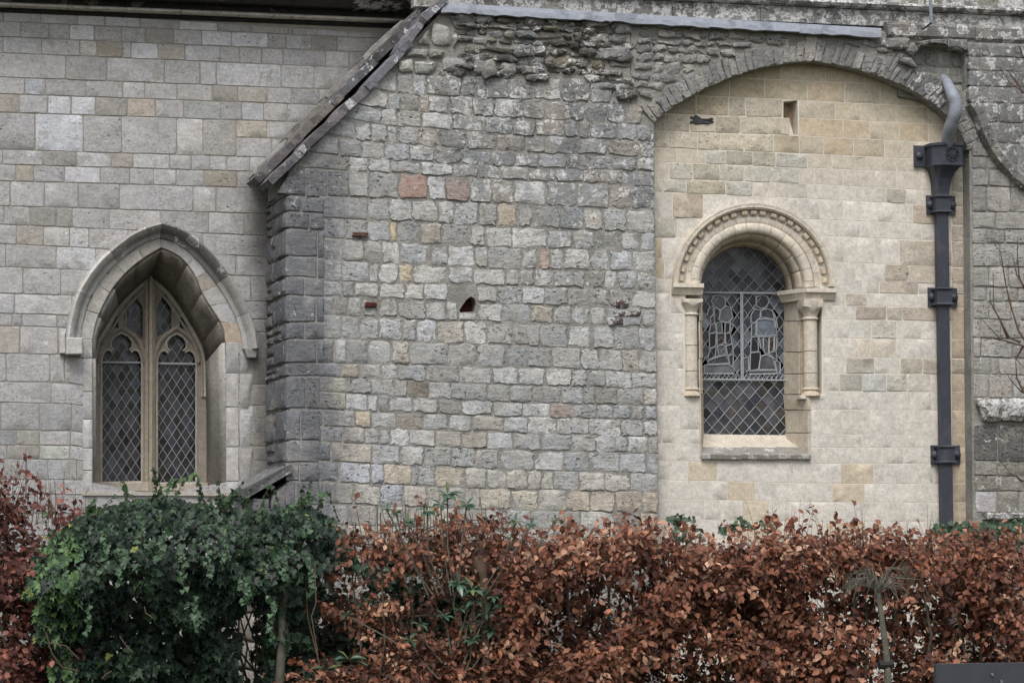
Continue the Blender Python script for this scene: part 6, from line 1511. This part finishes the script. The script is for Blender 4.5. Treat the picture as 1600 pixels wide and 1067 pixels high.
for px, py in ((505, 1045), (540, 1030)):
    c = HEDGE.pix(px, py)+Vector((0, -.1, 0))
    for k in range(11): a = random.uniform(-.4, 3.5); P.append(tuple(c)); D.append((math.cos(a), random.uniform(-.6, 0), math.sin(a)*.6)); N.append((0, -.5, 1)); S.append(random.uniform(.12, .2)*.62); C.append((.06, .11, .075))
P, D, N, S, C = [np.array(a, dtype=float) for a in (P, D, N, S, C)]
plant(la, T_LANCE, P, D, N, S, C, M['laurel'], 200)
sm.build('stems', M['bark'], la, smooth=True)

# ---- brambles and ivy low along the walls behind the hedge
def creeper(label, boxes, cat='bramble', name='bramble', n=160, s=(.025, .05), cols=((.04, .075, .045), (.06, .10, .06))):
    c0 = HEDGE.pix(boxes[0][0], boxes[0][1]); th = thing(name, label, cat, (c0.x, -3.0, 0)); P, D, N, S, C = [], [], [], [], []; st_ = MB()
    pl = Plane((0, -3.0, 0), XA, NF)
    for (cx, cy, rx, ry) in boxes:
        for k in range(n):
            a = random.random()*6.283; r_ = math.sqrt(random.random()); p = pl.pix(cx+rx*r_*math.cos(a), cy+ry*r_*math.sin(a)); y = -3.0+random.uniform(-.15, .15)
            P.append((p.x, y, p.z)); D.append((random.gauss(0, 1), random.gauss(-.3, .4), random.gauss(0, .6))); N.append((random.gauss(0, .4), -1, random.gauss(.4, .4))); S.append(random.uniform(*s)); C.append(random.choice(cols))
        for k in range(5):
            q = pl.pix(cx+random.uniform(-rx, rx), cy-random.uniform(.3, 1)*ry); b = Vector((q.x+random.uniform(-.2, .2), -3.0, .4)); st_.tube([b, b.lerp(q, .6)+Vector((random.gauss(0, .08), 0, .03)), q], .003, 4, r2=.0015)
    P, D, N, S, C = [np.array(a, dtype=float) for a in (P, D, N, S, C)]
    me = leaves_mesh(T_IVY, P, D, N, S, C); me.materials.append(M['ivy']); o = bpy.data.objects.new('foliage', me); link(o, th); o['kind'] = 'stuff'
    o = st_.build('stems', M['twig'], th); o['kind'] = 'stuff'
creeper('small-leaved bramble sprays against the foot of the cream wall', [(1062, 812, 16, 6), (1068, 835, 30, 12), (1165, 820, 30, 8), (1140, 828, 14, 8)], n=42)
creeper('dark green creeper at the foot of the grey pier beside the rainwater pipe', [(1500, 828, 50, 12), (1575, 830, 50, 18), (1540, 850, 70, 14)], 'creeper', 'creeper', n=190)

# ---- shaded undergrowth filling the thin part of the hedge
ug = thing('undergrowth', 'shaded dark green ivy undergrowth behind the thin gappy hedge', 'undergrowth', (hedge_x(640), -3.2, 0)); P, D, N, S, C = [], [], [], [], []
UGP = Plane((0, -3.3, 0), XA, NF)
while len(P) < 9500:
    px, py = random.uniform(425, 850), random.uniform(850, 1150)
    top_ = interp([(425, 900), (520, 905), (600, 872), (640, 850), (760, 840), (850, 850)], px)
    if py < top_+10*noise.noise(Vector((px*.03, 0, 0))): continue
    if ((px-562)/38)**2+((py-915)/22)**2 < 1 or ((px-655)/14)**2+((py-905)/12)**2 < 1 or (py > 1010 and ((px-840)/40)**2 < 1 and random.random() < .4): continue
    p = UGP.pix(px, py)
    if nz(p.x, p.z, 2, 5) < -.42: continue
    P.append((p.x, -3.3+random.random()*.55, p.z)); D.append((random.gauss(0, .7), random.gauss(-.4, .4), random.gauss(-.3, .6))); N.append((random.gauss(0, .5), -1, random.gauss(.5, .5))); S.append(random.uniform(.03, .065)); C.append(random.choice([(.018, .036, .02), (.03, .05, .028), (.014, .028, .018), (.05, .075, .05), (.05, .04, .025)]))
P, D, N, S, C = [np.array(a, dtype=float) for a in (P, D, N, S, C)]
me = leaves_mesh(T_IVY, P, D, N, S, C); me.materials.append(M['ivy']); o = bpy.data.objects.new('foliage', me); link(o, ug); o['kind'] = 'stuff'
mb = MB()
for k in range(30):
    a = Vector((hedge_x(430+k*14), random.uniform(-3.3, -2.9), 0)); b = a+Vector((random.gauss(0, .15), 0, random.uniform(1.0, 1.5))); mb.tube([a, a.lerp(b, .5)+Vector((random.gauss(0, .05), 0, 0)), b], .008, 5, r2=.003)
o = mb.build('stems', M['twig'], ug); o['kind'] = 'stuff'

# ---- young tree with a mop of thin drooping twigs, in front of the hedge
TP = Plane((0, -5.0, 0), XA, NF); yt = thing('young_tree', 'young bare tree with a mop of drooping twigs in front of the hedge', 'tree', (TP.pix(1390, 1067).x, -5.0, 0))
mb = MB(); base = TP.pix(1390, 1067); pts = [Vector((base.x+.02, -5, 0)), TP.pix(1388, 1067), TP.pix(1384, 1010), TP.pix(1377, 960), TP.pix(1372, 925)]
mb.tube(pts, [.026, .023, .020, .017, .016], 10); mb.build('trunk', M['bark'], yt, smooth=True)
mb = MB(); mb.tube([TP.pix(1380, 1038)+Vector((-.03, 0, 0)), TP.pix(1388, 1037)+Vector((.03, 0, 0))], .028, 8); mb.build('tree_tie', plain_mat('black tie', (.02, .02, .02)), yt)
mb = MB(); top = pts[-1]
for k in range(46):
    a = random.random()*6.283; L = random.uniform(.14, .40); dx, dy = math.cos(a)*L, math.sin(a)*L*.6; hz_ = random.uniform(.03, .16)
    q = [top, top+Vector((dx*.35, dy*.35, hz_)), top+Vector((dx*.75, dy*.75, hz_*.9)), top+Vector((dx, dy, hz_-random.uniform(.03, .16)))]
    mb.tube(q, [.006, .0035, .0022, .0012], 4, cap=False)
    for _k in range(3):
        t0 = q[1].lerp(q[2], random.random()); mb.tube([t0, t0+Vector((dx*random.uniform(.1, .35), dy*.3, random.uniform(-.07, .08)))], [.0018, .0009], 3, cap=False)
o = mb.build('twigs', M['bark'], yt)

# ---- small pollarded stem
po = thing('pollard_stem', 'dark stubby pollard stem with upright shoots beside the dense beech hedge', 'tree', (hedge_x(757), -3.95, 0))
PP2 = Plane((0, -3.95, 0), XA, NF); mb = MB(); q = [PP2.pix(*p) for p in ((762, 1420), (760, 1067), (758, 960), (755, 900), (750, 880), (746, 868))]
mb.tube(q, [.04, .032, .028, .03, .05, .03], 10); mb.build('trunk', M['twig'], po, smooth=True)
mb = MB()
for (a, b) in (((748, 876), (733, 800)), ((750, 874), (756, 812)), ((756, 876), (772, 808)), ((758, 880), (800, 812)), ((744, 880), (722, 828)), ((752, 872), (745, 822)), ((757, 885), (810, 840)), ((745, 884), (706, 850)), ((770, 940), (785, 880)), ((785, 880), (812, 830))):
    p, r_ = PP2.pix(*a), PP2.pix(*b); mb.tube([p, p.lerp(r_, .5)+Vector((random.gauss(0, .015), 0, 0)), r_], [.007, .005, .0025], 5)
mb.build('shoots', M['twig'], po)

# ---- bare tree just outside the right edge
BP = Plane((0, -2.2, 0), XA, NF); bt = thing('bare_tree', 'thin dark bare branches reaching in from the right edge over the grey pier', 'tree', (BP.pix(1690, 900).x, -2.2, 0))
mb = MB(); b0 = BP.pix(1690, 900); tk = [Vector((b0.x, -2.2, 0)), BP.pix(1688, 800), BP.pix(1684, 600), BP.pix(1678, 400), BP.pix(1680, 200), BP.pix(1672, 60)]
mb.tube(tk, [.05, .042, .034, .026, .018, .008], 8); mb.build('trunk', M['twig'], bt, smooth=True)
for pts_ in ([(1684, 600), (1640, 560), (1600, 541), (1566, 530), (1545, 515), (1529, 493)], [(1640, 560), (1605, 545), (1592, 515), (1580, 470), (1570, 440), (1560, 395), (1550, 370)], [(1592, 535), (1575, 528), (1553, 480), (1552, 425)], [(1575, 528), (1560, 500), (1550, 470), (1545, 452)], [(1678, 400), (1640, 460), (1606, 455), (1596, 430), (1588, 400), (1586, 370)], [(1606, 455), (1590, 430), (1586, 395)],
     [(1680, 210), (1640, 165), (1600, 145), (1580, 126), (1562, 105)], [(1600, 145), (1590, 125), (1576, 112)], [(1680, 230), (1630, 130), (1600, 85), (1588, 72)], [(1684, 640), (1640, 630), (1600, 612), (1582, 598), (1570, 578)], [(1600, 612), (1590, 590), (1584, 560)], [(1686, 760), (1640, 765), (1600, 752), (1578, 738), (1562, 715)], [(1600, 752), (1588, 742), (1570, 745)], [(1600, 541), (1590, 560), (1600, 580)], [(1566, 530), (1552, 528), (1535, 532)]):
    q = [BP.pix(*p)+Vector((0, random.uniform(-.05, .05), 0)) for p in pts_]; mb = MB(); n_ = len(q); mb.tube(q, [.010*(1-.8*i/(n_-1)) for i in range(n_)], 5); mb.build('branch', M['twig'], bt, smooth=True)

# ---- bench, only its back rail in view
BN = Plane((0, -11.2, 0), XA, NF); M['bench'] = plain_mat('dark painted timber', (.045, .048, .058), .5, .2, 10, .2, .003, .4); M['bolt'] = plain_mat('steel bolt', (.28, .30, .33), .4, .1, 20, .1, .001, .6, .8)
p0 = BN.pix(1463, 1037); bx, bz = p0.x, p0.z
be = thing('bench', 'dark slatted bench whose top back rail with steel bolts shows in the lower right corner', 'bench', (bx+.8, -11.4, 0))
mb = MB()
for k in range(3):
    mb = MB(); bevbox(mb, bx, bx+1.6, -11.2, -11.165, bz-.11-k*.135, bz-k*.135, .006); mb.build('back_slat', M['bench'], be)
for k in range(4):
    mb = MB(); mb.box(bx, bx+1.6, -11.14+k*.11, -11.05+k*.11, .43, .46); mb.build('seat_slat', M['bench'], be)
for x in (bx+.19, bx+1.35):
    mb = MB(); mb.box(x, x+.06, -11.162, -11.11, 0, bz-.01); mb.box(x, x+.06, -10.76, -10.70, 0, .43); mb.box(x, x+.06, -11.10, -10.76, .36, .425); mb.build('leg', M['bench'], be)
for (x, y) in ((1549.5, 1053), (1564, 1064)):
    p = BN.pix(x, y); mb = MB(); mb.tube([p+Vector((0, .002, 0)), p+Vector((0, -.008, 0))], .0065, 8); mb.build('bolt', M['bolt'], be)
